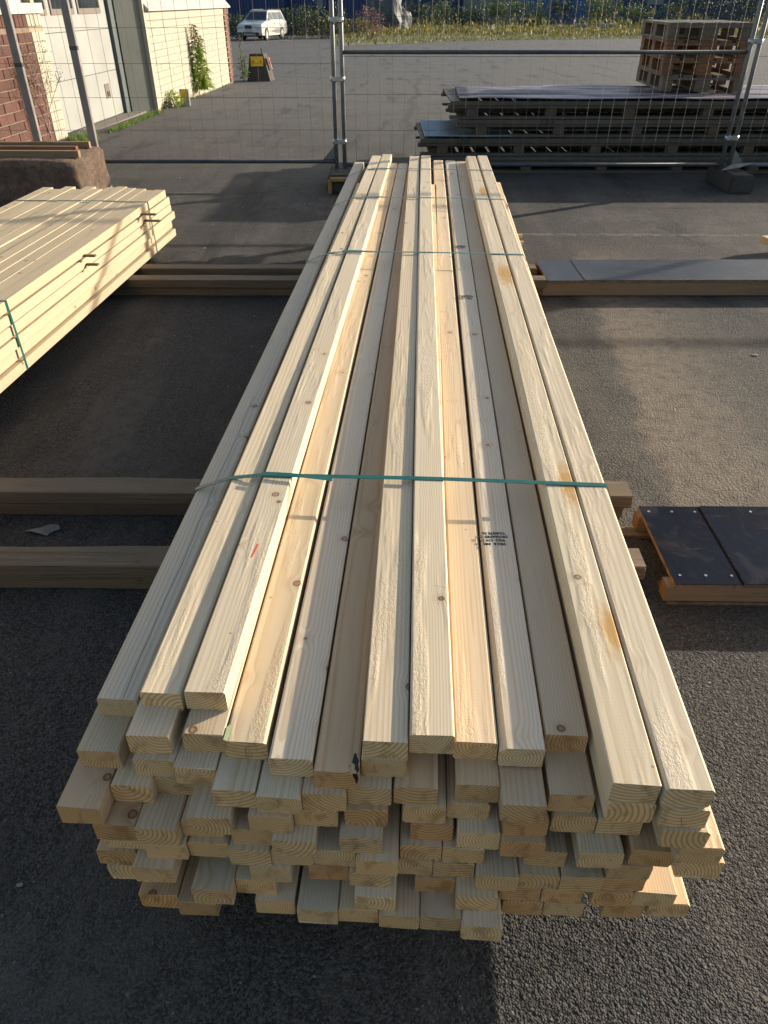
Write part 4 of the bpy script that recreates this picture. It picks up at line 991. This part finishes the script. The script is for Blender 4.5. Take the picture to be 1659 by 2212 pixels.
bearer(-2.6, .82, 2.062, math.radians(-.8), .050, .048, .097, 'upper beam of the second pair from the camera, knotty and yellowish', 4)
bearer(-2.6, .955, 4.29, math.radians(-.2), 0, .048, .097, 'lower beam of the third pair from the camera', 5)
bearer(-2.6, .950, 4.28, math.radians(-.3), .050, .048, .097, 'upper beam of the third pair from the camera, with a fresh split', 6)
bearer(-2.6, .93, 4.49, math.radians(-.1), 0, .048, .09, 'lower beam of the farthest pair', 7)
bearer(-2.6, .93, 4.49, math.radians(-.1), .050, .048, .09, 'upper beam of the farthest pair', 8)

# ------------------------------------------------------------------ bundles
ZT = .505
def zl(k): return ZT - .045 * k
# visible ends: u_left, u_right, v of the upper front edge, layer
top = [ # u0,u1,v near | u0,u1,v far | z offset near, far
 ('A', 203, 298, 1510, 1, 765, 787, 350, 0, 0),
 ('B', 296, 393, 1497, 0, 802, 825, 336, -.012, 0),
 ('C', 391, 489, 1495, 0, 825, 848, 333, 0, .002),
 ('D', 480, 577, 1603, 1, 838, 860, 353, 0, 0),
 ('E', 578, 675, 1640, 1, 860, 882, 353, 0, 0),
 ('F', 676, 774, 1667, 1, 882, 904, 355, -.002, -.002),
 ('G', 783, 881, 1603, 0, 884, 907, 337, -.006, -.004),
 ('H', 885, 981, 1588, 0, 908, 931, 336, .004, .003),
 ('I', 981, 1076, 1604, 1, 935, 958, 346, .0, .0),
 ('J', 1081, 1179, 1618, 1, 962, 984, 347, .004, .003),
 ('K', 1179, 1272, 1588, 1, 984, 1006, 348, -.002, .0),
 ('L', 1328, 1428, 1695, 0, 1005, 1028, 337, .0, .0),
 ('M', 1443, 1543, 1706, 0, 1030, 1053, 336, .0, .0)]
low = [(161,255,1622,2),(269,364,1590,1.0),(390,484,1587,1.0),(312,407,1643,2),(405,495,1661,2),(433,540,1707,2),(528,634,1722,2),
 (144.5,239,1746,3),(229,324,1697,3),(277,380,1792,4),(206,300,1783,4),(215,307,1800,5),(377,466,1765,3),(385,476,1775,4),(410,495,1820,5),(313,407,1825,5),
 (207,296,1839,6),(227,316,1870,7),(280,370,1876,6),(296,384,1933,8),(379,469,1950,8),(436,526,1924,7),(335,428,1683,3),(505,597,1792,4),(492,580,1837,5),
 (535,629,1764,3),(634,734,1715,2),(634,726,1751,3),(736,834,1701,2),(779,878,1640,1.0),(743,839,1749,3),(731,826,1811,4),(582,668,1817,4),(600,690,1838,5),(669,758,1838,5),
 (690,775,1871,6),(777,868,1860,5),(806,897,1888,6),(538,628,1874,6),(551,635,1946,8),(648,734,1967,8),(736,818,1966,8),(768,853,1938,7),(820,905,1979,8),
 (850,946,1702,2),(869,966,1744,3),(890,978,1782,4),(982,1084,1696,2),(966,1061,1735,3),(1080,1186,1740,2),(1091,1188,1772,3),(987,1083,1800,4),(849,941,1826,5),(944,1036,1832,5),
 (1082,1181,1820,4),(883,970,1860,6),(959,1048,1866,6),(901,987,1898,7),(1000,1089,1892,6.0),(1090,1176,1888,6),(985,1073,1939,7),(907,989,1982,8),(990,1079,2003,8),(1088,1174,1948,8),
 (1187,1290,1718,2),(1318,1419,1738,1.0),(1435,1534,1750,1.0),(1190,1294,1763,3),(1294,1392,1769,3),(1430,1541,1796,2),(1467,1569,1832,3),(1467,1565,1863,4),(1367,1465,1838,4),(1250,1353,1843,4),
 (1135,1227,1839,5),(1315,1416,1869,5),(1176,1267,1893,6),(1269,1366,1893,6),(1360,1460,1929,7),(1401,1496,1953,8),(1173,1262,1921,7),(1180,1262,1950,8),(1290,1380,1929,7),(1080,1170,1915,7),(480,570,1900,7),(1305,1395,1955,8)]
AX = Vector((math.sin(math.radians(3.1)), math.cos(math.radians(3.1)), 0)); SX = Vector((AX.y, -AX.x, 0))
O0 = Vector((0.015, 0.7, 0))
main = empty('timber_bundle', (O0.x + AX.x * 2.2, O0.y + AX.y * 2.2, .10), 0)
W = .0705
recs = []
for (nm, a, c, v, lay, fa, fc, fv, zo, zf) in top:
    zn = zl(lay) + zo; N_ = hit((a + c) / 2, v, zn); Fp = hit((fa + fc) / 2, fv, zl(lay) + zf)
    recs.append(dict(n=nm, N=N_, F=Fp, lay=lay, fixed=True))
bylay = {k: [] for k in range(9)}
for (a, c, v, lay) in low:
    N_ = hit((a + c) / 2, v, zl(lay)); bylay[int(lay)].append((SX.dot(N_ - O0), AX.dot(N_ - O0)))
for r_ in recs: bylay[r_['lay']].append((SX.dot(r_['N'] - O0), AX.dot(r_['N'] - O0), r_))
seed = 50; rb = random.Random(21)
for lay in range(9):
    L_ = sorted(bylay[lay], key=lambda q: q[0]); s = [q[0] for q in L_]; fx = [len(q) > 2 for q in L_]
    if lay >= 1:
        for _ in range(200):                                # push overlapping neighbours apart
            for i in range(len(s) - 1):
                g = W + .0008 - (s[i + 1] - s[i])
                if g > 0:
                    if fx[i] and fx[i + 1]: continue
                    a_, b_ = (0, 1) if fx[i] else ((1, 0) if fx[i + 1] else (.5, .5)); s[i] -= g * a_; s[i + 1] += g * b_
        add = []
        lo = {1: -.44, 2: -.47, 3: -.50, 4: -.47, 5: -.47, 6: -.47, 7: -.46, 8: -.40}[lay]; hi = {1: .50, 2: .50, 3: .53, 4: .53, 5: .50, 6: .50, 7: .50, 8: .52}[lay]
        ends = [s[0] - W - .001] if s[0] - lo > W * .8 else []
        pts = [lo - W / 2] + s + [hi + W / 2]
        for i in range(len(pts) - 1):
            gap = pts[i + 1] - pts[i] - W; nfill = int((gap + .004) / W)
            for k in range(nfill): add.append(pts[i] + (gap / max(1, nfill)) * (k + .5) + W / 2)
        for q in add:
            if lay == 1 and q < .42: pass
            L_.append((q, rb.uniform(.02, .14))); s.append(q)
    for i, q in enumerate(L_):
        seed += 1
        if len(q) > 2:
            r_ = q[2]; N_, Fp = r_['N'], r_['F']
        else:
            N_ = O0 + SX * s[i] + AX * q[1]; N_.z = zl(lay)
            sf = s[i] + .035 if s[i] > .42 and lay < 4 else s[i] * .97; Fp = O0 + SX * sf + AX * (4.42 + rb.uniform(-.10, .06)); Fp.z = zl(lay)
            r_ = dict(n='', N=N_, F=Fp, lay=lay); recs.append(r_)
        r_['s'] = (SX.dot(N_ - O0), SX.dot(Fp - O0)); r_['y'] = (AX.dot(N_ - O0), AX.dot(Fp - O0))
        d = Fp - N_; L = d.length; rz = -math.atan2(d.x, d.y); rx = math.asin(max(-1, min(1, d.z / L)))
        mat = 'spruce'
        if r_['n'] in ('L',): mat = 'spruce_stain'
        if r_['n'] == 'F' or (not r_['n'] and rb.random() < .06): mat = 'spruce_brown'
        if lay == 3 and s and i == 0: mat = 'spruce_brown'
        crook = rb.uniform(-.0035, .0035) if lay == 0 else rb.uniform(-.001, .001)
        tints = dict(A=(.97, .97, 1.0), B=(1, .98, .93), C=(1, 1, 1), D=(1, .95, .86), E=(.98, .99, 1.03), F=(1.02, .96, .86), G=(1, .985, .94), H=(1, 1, .98), I=(1, .94, .87), J=(.95, .97, 1.02), K=(.93, .84, .75), L=(1, 1, .97), M=(1, 1, 1))
        if r_['n']: tc = tints[r_['n']]
        else:
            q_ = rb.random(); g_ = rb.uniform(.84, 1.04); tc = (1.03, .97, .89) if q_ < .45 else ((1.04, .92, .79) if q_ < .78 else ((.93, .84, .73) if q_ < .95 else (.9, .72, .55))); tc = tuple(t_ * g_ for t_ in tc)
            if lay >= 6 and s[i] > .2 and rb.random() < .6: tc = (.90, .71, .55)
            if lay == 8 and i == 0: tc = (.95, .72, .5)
        me = board_mesh(L, W - rb.uniform(0, .0012), .0447, crook=crook, nseg=8, bev=rb.choice((.0018, .0028, .0045)), wane=.010 if r_['n'] in ('J', 'L') else (.004 if rb.random() < .2 else 0), jag=.0012, seed=seed).mesh('board', mat)
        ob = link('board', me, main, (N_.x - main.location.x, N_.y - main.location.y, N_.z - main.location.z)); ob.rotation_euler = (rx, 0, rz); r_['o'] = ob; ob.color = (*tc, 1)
        r_['d'] = d.normalized()
by = {r_['n']: r_ for r_ in recs if r_['n']}
tag(by['L']['o'], 'board with brownish-yellow stained patches on its top'); tag(by['F']['o'], 'darker tan board with a black bark hole at its end')
tag(by['J']['o'], 'board printed with black grading stamps'); tag(by['C']['o'], 'board with a torn rough top and a red crayon mark')
tag(by['D']['o'], 'board with a faint green mark at its near end')
tag(main, 'large strapped bundle of pale sawn boards filling the middle of the picture', 'timber bundle')

# straps: pulled tight over the convex outline of the bundle
def hull(pts):
    pts = sorted(set(pts)); cr = lambda o_, a, b_: (a[0] - o_[0]) * (b_[1] - o_[1]) - (a[1] - o_[1]) * (b_[0] - o_[0])
    lo_, up = [], []
    for p_ in pts:
        while len(lo_) >= 2 and cr(lo_[-2], lo_[-1], p_) <= 0: lo_.pop()
        lo_.append(p_)
    for p_ in reversed(pts):
        while len(up) >= 2 and cr(up[-2], up[-1], p_) <= 0: up.pop()
        up.append(p_)
    return lo_[:-1] + up[:-1]
def make_strap(bundle, recs, orig, ax, sx, y, wd=.0145, tail=True, zoff=.0018, drift=0.0):
    pts = []
    for r_ in recs:
        (s0, s1), (y0, y1) = r_['s'], r_['y']
        if not (y0 < y < y1): continue
        t = (y - y0) / (y1 - y0); s_ = s0 + (s1 - s0) * t; zt = r_['N'].z + (r_['F'].z - r_['N'].z) * t
        for a in (-1, 1):
            for zz in (zt, zt - .045): pts.append((round(s_ + a * W / 2, 5), round(zz, 5)))
    h = hull(pts); cx = sum(p_[0] for p_ in h) / len(h); cz = sum(p_[1] for p_ in h) / len(h)
    def off(p_, k):
        d = Vector((p_[0] - cx, p_[1] - cz)).normalized(); return (p_[0] + d.x * k * 1.3, p_[1] + (k if p_[1] > cz else -k))
    mb = MB(); n = len(h); inn = [off(p_, .0006) for p_ in h]; outr = [off(p_, .0016) for p_ in h]
    def P3(p_, dy):
        q = orig + sx * p_[0] + ax * (y + dy + drift * p_[0]); return (q.x - bundle.location.x, q.y - bundle.location.y, p_[1] - bundle.location.z)
    vs = []
    for i in range(n): vs += [P3(inn[i], -wd / 2), P3(inn[i], wd / 2), P3(outr[i], wd / 2), P3(outr[i], -wd / 2)]
    fs = []
    for i in range(n):
        j = (i + 1) % n
        for k in range(4): k2 = (k + 1) % 4; fs.append((4 * i + k, 4 * i + k2, 4 * j + k2, 4 * j + k))
    mb.add(vs, fs); st = mb.build('strap', 'strap', bundle)
    if tail:                                              # loose end and weld
        zt = max(p_[1] for p_ in h); s0 = -.345
        tb = MB(); tp = []
        for k in range(6): t = k / 5; tp.append((s0 + .17 * t, zt + .0028 + .003 * math.sin(t * 3.1), -.002 - .018 * t))
        vs = []
        for (s_, z_, dy) in tp: vs += [P3((s_, z_), dy - wd / 2), P3((s_, z_), dy + wd / 2), P3((s_, z_ + .0008), dy + wd / 2), P3((s_, z_ + .0008), dy - wd / 2)]
        fs = [(4 * i + k, 4 * i + (k + 1) % 4, 4 * i + 4 + (k + 1) % 4, 4 * i + 4 + k) for i in range(5) for k in range(4)] + [(3, 2, 1, 0), (20, 21, 22, 23)]
        tb.add(vs, fs); tb.build('strap_tail', 'strap', bundle)
    return st
for v in (1036, 546.5, 428, 366):
    q = hit(880, v, ZT); yv = AX.dot(q - O0); make_strap(main, recs, O0, AX, SX, yv, tail=True)

# stamps on board J
def on_board(r_, t_y, xo, me, rot, name, lift=.0004):
    ob = link(name, me, r_['o'], (xo, t_y, lift), (0, 0, rot)); return ob
def stamp(r_, v):
    q = hit(1060, v, r_['N'].z); ty = (q - r_['N']).dot(r_['d'])
    for k, (tx, xo) in enumerate((('VIDA B   0402', .001), ('W621  C14  07', -.002), ('DRYGRADED  CE', -.001), ('TO-INSTR 142', .001))):
        me = text_mesh(tx, .0108, 'ink', 'printed_text', .00022)
        ob = on_board(r_, ty - .0128 * (1.5 - k), xo - .008, me, math.pi + .05, 'printed_text'); ob.scale = (.78, 1.08, 1)
for v in (1163, 643, 534): stamp(by['J'], v)
# red crayon, green mark, bark hole, knots
def flat_patch(r_, u, v, pts, mat, name):
    q = hit(u, v, r_['N'].z); ty = (q - r_['N']).dot(r_['d']); side = Vector((r_['d'].y, -r_['d'].x, 0)).normalized(); xo = (q - r_['N']).dot(side)
    mb = MB(); mb.add([(a, b_, 0) for a, b_ in pts], [tuple(range(len(pts)))]); o_ = mb.build(name, mat, r_['o'], (xo, ty, .0005)); return o_
flat_patch(by['C'], 549, 1190, [(-.002, -.022), (.001, -.020), (.0035, .0), (.005, .022), (.002, .024), (0, .004)], 'redink', 'crayon_mark')
flat_patch(by['D'], 492, 1583, [(-.004, -.014), (.003, -.016), (.004, 0), (.001, .016), (-.004, .012)], 'greenink', 'crayon_mark')
flat_patch(by['F'], 765, 1655, [(-.002, .022), (.001, .024), (.003, .017), (.007, .010), (.006, .003), (.009, -.006), (.006, -.0135), (.004, -.008), (.001, -.006), (.0015, .002), (-.004, .006), (-.003, .012)], 'black', 'bark_hole')
f_ = by['F']; mb = MB(); mb.add([(.026, -.0015, -.0015), (.0335, -.0015, -.0015), (.0345, -.0015, -.010), (.0335, -.0015, -.024), (.031, -.0015, -.026), (.030, -.0015, -.016), (.0275, -.0015, -.009)], [tuple(range(7))]); mb.build('bark_hole', 'black', f_['o'])
# drying cracks in some sawn ends
rc = random.Random(31)
for r_ in recs:
    if r_['n'] in ('F',) or rc.random() > .42: continue
    x_, z_ = rc.uniform(-.022, .022), -rc.uniform(.004, .020); a_ = rc.uniform(-.9, .9); mbc = MB(); L_ = rc.uniform(.010, .026); pr = (x_, z_); k_ = 4
    for k in range(1, k_ + 1):
        nx_ = (x_ + math.sin(a_) * L_ * k / k_ + rc.uniform(-.0012, .0012), max(-.043, z_ - math.cos(a_) * L_ * k / k_)); w_ = .0011 * (1 - .7 * k / k_); w0 = .0011 * (1 - .7 * (k - 1) / k_)
        mbc.add([(pr[0] - w0 / 2, -.0016, pr[1]), (pr[0] + w0 / 2, -.0016, pr[1]), (nx_[0] + w_ / 2, -.0016, nx_[1]), (nx_[0] - w_ / 2, -.0016, nx_[1])], [(0, 1, 2, 3)]); pr = nx_
    mbc.build('crack', 'frame_brown', r_['o'])
# long drying cracks in board A and H
def crack(r_, pts, name='crack', wd=.0011):
    mb = MB()
    for (a, b_) in zip(pts, pts[1:]):
        mb.add([(a[0] - wd / 2, a[1], .0004), (a[0] + wd / 2, a[1], .0004), (b_[0] + wd / 2, b_[1], .0004), (b_[0] - wd / 2, b_[1], .0004)], [(0, 1, 2, 3)])
    mb.build(name, 'frame_brown', r_['o'])
rr = random.Random(4); pts = [(.012, 0.0)]
for k in range(1, 24): pts.append((.012 - .010 * k / 24 + rr.uniform(-.0022, .0022), k * .05))
crack(by['A'], pts)
crack(by['H'], [(.006, .348), (.020, .345), (.035, .342)], wd=.0018)
# stickers poking out at the right, far along
for (u, v, z) in ((1128, 506, .33), (1131, 521, .28)):
    q = hit(u, v, z); me = board_mesh(.5, .022, .018, nseg=1, bev=.001).mesh('sticker', 'spruce_brown')
    link('sticker', me, main, (q.x - main.location.x, q.y - main.location.y, q.z - main.location.z), (0, 0, math.pi / 2))

# left bundle -------------------------------------------------------------
AX2 = Vector((math.sin(math.radians(3.5)), math.cos(math.radians(3.5)), 0)); SX2 = Vector((AX2.y, -AX2.x, 0)); O2 = Vector((-1.72, .55, 0))
lb = empty('timber_bundle', (-2.0, 2.9, .10)); recs2 = []; rl = random.Random(77); nB = 12; zb = .10
gaps = [0, .006, .012, .018, .024, .036]
for lay in range(6):
    for k in range(nB):
        s_ = -.036 - W * k * 1.01 + (rl.uniform(-.008, .003) if k == 0 else 0) - (.014 if lay in (1, 3) else 0)
        z = zb + .045 * (lay + 1) + gaps[lay]
        if lay == 5: z += rl.uniform(-.004, .004)
        y0 = rl.uniform(-.1, .1); y1 = 4.62 + rl.uniform(-.05, .04) + (.05 if (k == 0 and lay in (0, 2)) else 0)
        N_ = O2 + SX2 * s_ + AX2 * y0; Fp = O2 + SX2 * s_ + AX2 * y1; N_.z = Fp.z = z
        r_ = dict(N=N_, F=Fp, s=(s_, s_), y=(y0, y1)); recs2.append(r_)
        me = board_mesh((Fp - N_).length, W - .0005, .0447, crook=rl.uniform(-.001, .001), nseg=5, bev=rl.choice((.002, .003)), jag=.001, seed=900 + lay * 20 + k).mesh('board', 'spruce_left')
        ob = link('board', me, lb, N_ - lb.location); ob.rotation_euler = (0, 0, -math.atan2((Fp - N_).x, (Fp - N_).y))
for (u, v) in ((326, 424), (20, 633)):
    q = hit(u, v, .44); make_strap(lb, recs2, O2, AX2, SX2, AX2.dot(q - O2), tail=False)
q = hit(190, 480, .44); 
for (u0, v0, z, L) in ((322, 461, .372, .17), (330, 475, .325, .18), (192, 550, .372, .12), (198, 569, .325, .12)):
    q = hit(u0, v0, z); side = SX2; yv = AX2.dot(q - O2); q = O2 + SX2 * (-.02) + AX2 * yv; q.z = z
    me = board_mesh(L * .62 + .05, .020, .010, nseg=1, bev=.001, jag=.002).mesh('sticker', 'bearer')
    link('sticker', me, lb, q - SX2 * .05 - lb.location, (0, 0, -math.pi / 2 - math.radians(3.5)))
tag(lb, 'smaller strapped bundle of smooth pale boards at the left edge of the picture', 'timber bundle')

# ------------------------------------------------------------------ formwork boxes on the right
def form_box(x0, x1, y0, y1, z0, z1, seams, mat, label, timber=(.012, .075), open_left=True, rz=0.0, screws=True, under=True):
    o = empty('formwork_shutter', (x0, y0, z0), rz); L = x1 - x0; D = y1 - y0; H = z1 - z0; pt = .015
    xs = [0] + [s - x0 for s in seams] + [L]
    for i, (a, c) in enumerate(zip(xs, xs[1:])):
        dz = -.003 if i == 0 else 0
        sk = .03
        mb = MB(); mb.bx(a + (.0015 if i else 0), c - .0015, -.004, D, H - .0015 + dz, H + dz + .0005); mb.build('plywood_sheet', mat, o)
        mb = MB(); mb.bx(a + (.0015 if i else 0), c - .0015, -.004, D, H - pt + dz, H - .0015 + dz); mb.build('plywood_edge', 'plyedge', o)
        if screws and L < 2:
            for t in (.12, .5, .88):
                for yy in (.035, D - .03): MB().tube((a + (c - a) * t, yy, H + dz), (a + (c - a) * t, yy, H + dz + .0015), .0045, 8).build('screw', 'galv_bright', o)
    def tim(ya, yb, za, zb, xa=0, xb=L, nm='frame_board', mt='formtimber'):
        me = board_mesh(xb - xa, yb - ya, zb - za, nseg=2, bev=.002, seed=R.randint(0, 999)).mesh(nm, mt); link(nm, me, o, (xa, (ya + yb) / 2, zb), (0, 0, -math.pi / 2))
    tim(.0, .045, H - pt - timber[1], H - pt - .001, -.02)
    tim(D - .045, D, H - pt - timber[1], H - pt - .001, -.01)
    if under:
        MB().bx(-.005, L, .004, .10, 0.0, .010).build('bottom_strip', 'plyedge', o); MB().bx(-.06, L, D - .06, D - .01, .0, .010).build('bottom_strip', 'plyedge', o)
    return tag(o, label, 'formwork panel')
form_box(.824, 2.3, 1.549, 1.93, 0, .087, [1.018], 'blackform', 'black film-faced formwork panel lying beside the near right corner of the large bundle', timber=(.012, .056), rz=math.radians(-1.0))
form_box(.955, 3.6, 4.215, 4.615, 0, .098, [1.17], 'greyform', 'long grey-black film-faced formwork panel lying right of the large bundle near the fence', timber=(.01, .078), rz=math.radians(.2), screws=False, under=False)
# board end coming in at the right edge
q = hit(1652, 512, .10); me = board_mesh(1.5, .07, .045, nseg=1, jag=.001).mesh('board_end', 'spruce'); o = link('board_end', me, None, (q.x, q.y, .10), (0, 0, math.radians(-75)))
tag(o, 'end of a pale board reaching in at the right edge of the picture', 'board')

# ------------------------------------------------------------------ litter
mb = MB(); q = hit(92, 1150); pts = [(-.06, 0), (-.03, .016), (-.012, .02), (.02, .034), (.045, .03), (.055, .012), (.03, -.006), (.026, -.026), (.0, -.014), (-.03, -.008)]
n = len(pts); mb.add([(a, b_, .006 + .010 * mn.noise(Vector((a * 40, b_ * 40, 1)))) for a, b_ in pts] + [(0, .005, .018)], [(i, (i + 1) % n, n) for i in range(n)])
tag(mb.build('crumpled_leaf', 'paleleaf', None, q), 'pale crumpled leaf on the asphalt between the two near beams at the left', 'leaf')
mb = MB(); rr = random.Random(8)
for _ in range(260):
    x = rr.uniform(-3.2, 3.6); y = rr.uniform(.5, 7.2) if rr.random() < .8 else rr.uniform(7, 14); s_ = rr.uniform(.0006, .0022) * (1 + y * .35); a = rr.uniform(0, 6.28)
    e = rr.uniform(1, 3.2); dx, dy = math.cos(a) * s_ * e, math.sin(a) * s_ * e; px, py = -math.sin(a) * s_, math.cos(a) * s_
    g = gz(y) + .002; mb.add([(x - dx, y - dy, g), (x + px, y + py, g + .002), (x + dx, y + dy, g + s_ * .7), (x - px, y - py, g)], [(0, 1, 2, 3)])
tag(mb.build('wood_chips', 'chip'), 'scattered pale chips and grit on the asphalt', 'chips', kind='stuff')
for (u, v, lbb) in ((1325, 372, 'small white paper scrap on the ground before the long pallets'), (1630, 768, 'small pale wad on the asphalt at the right near the shadow band'), (43, 1912, 'pale flake on the dark asphalt at the lower left')):
    q = hit(u, v); mb = MB(); bmx = bmesh.new(); bmesh.ops.create_icosphere(bmx, subdivisions=1, radius=.005 if v > 1000 else .012)
    bmx.verts.index_update(); mb.add([(a.co.x * 1.6, a.co.y, max(0, a.co.z) * .5 + .2 * abs(mn.noise(a.co * 90)) * .02) for a in bmx.verts], [tuple(b_.index for b_ in f.verts) for f in bmx.faces]); bmx.free()
    tag(mb.build('paper_scrap', 'paleleaf', None, q), lbb, 'litter')
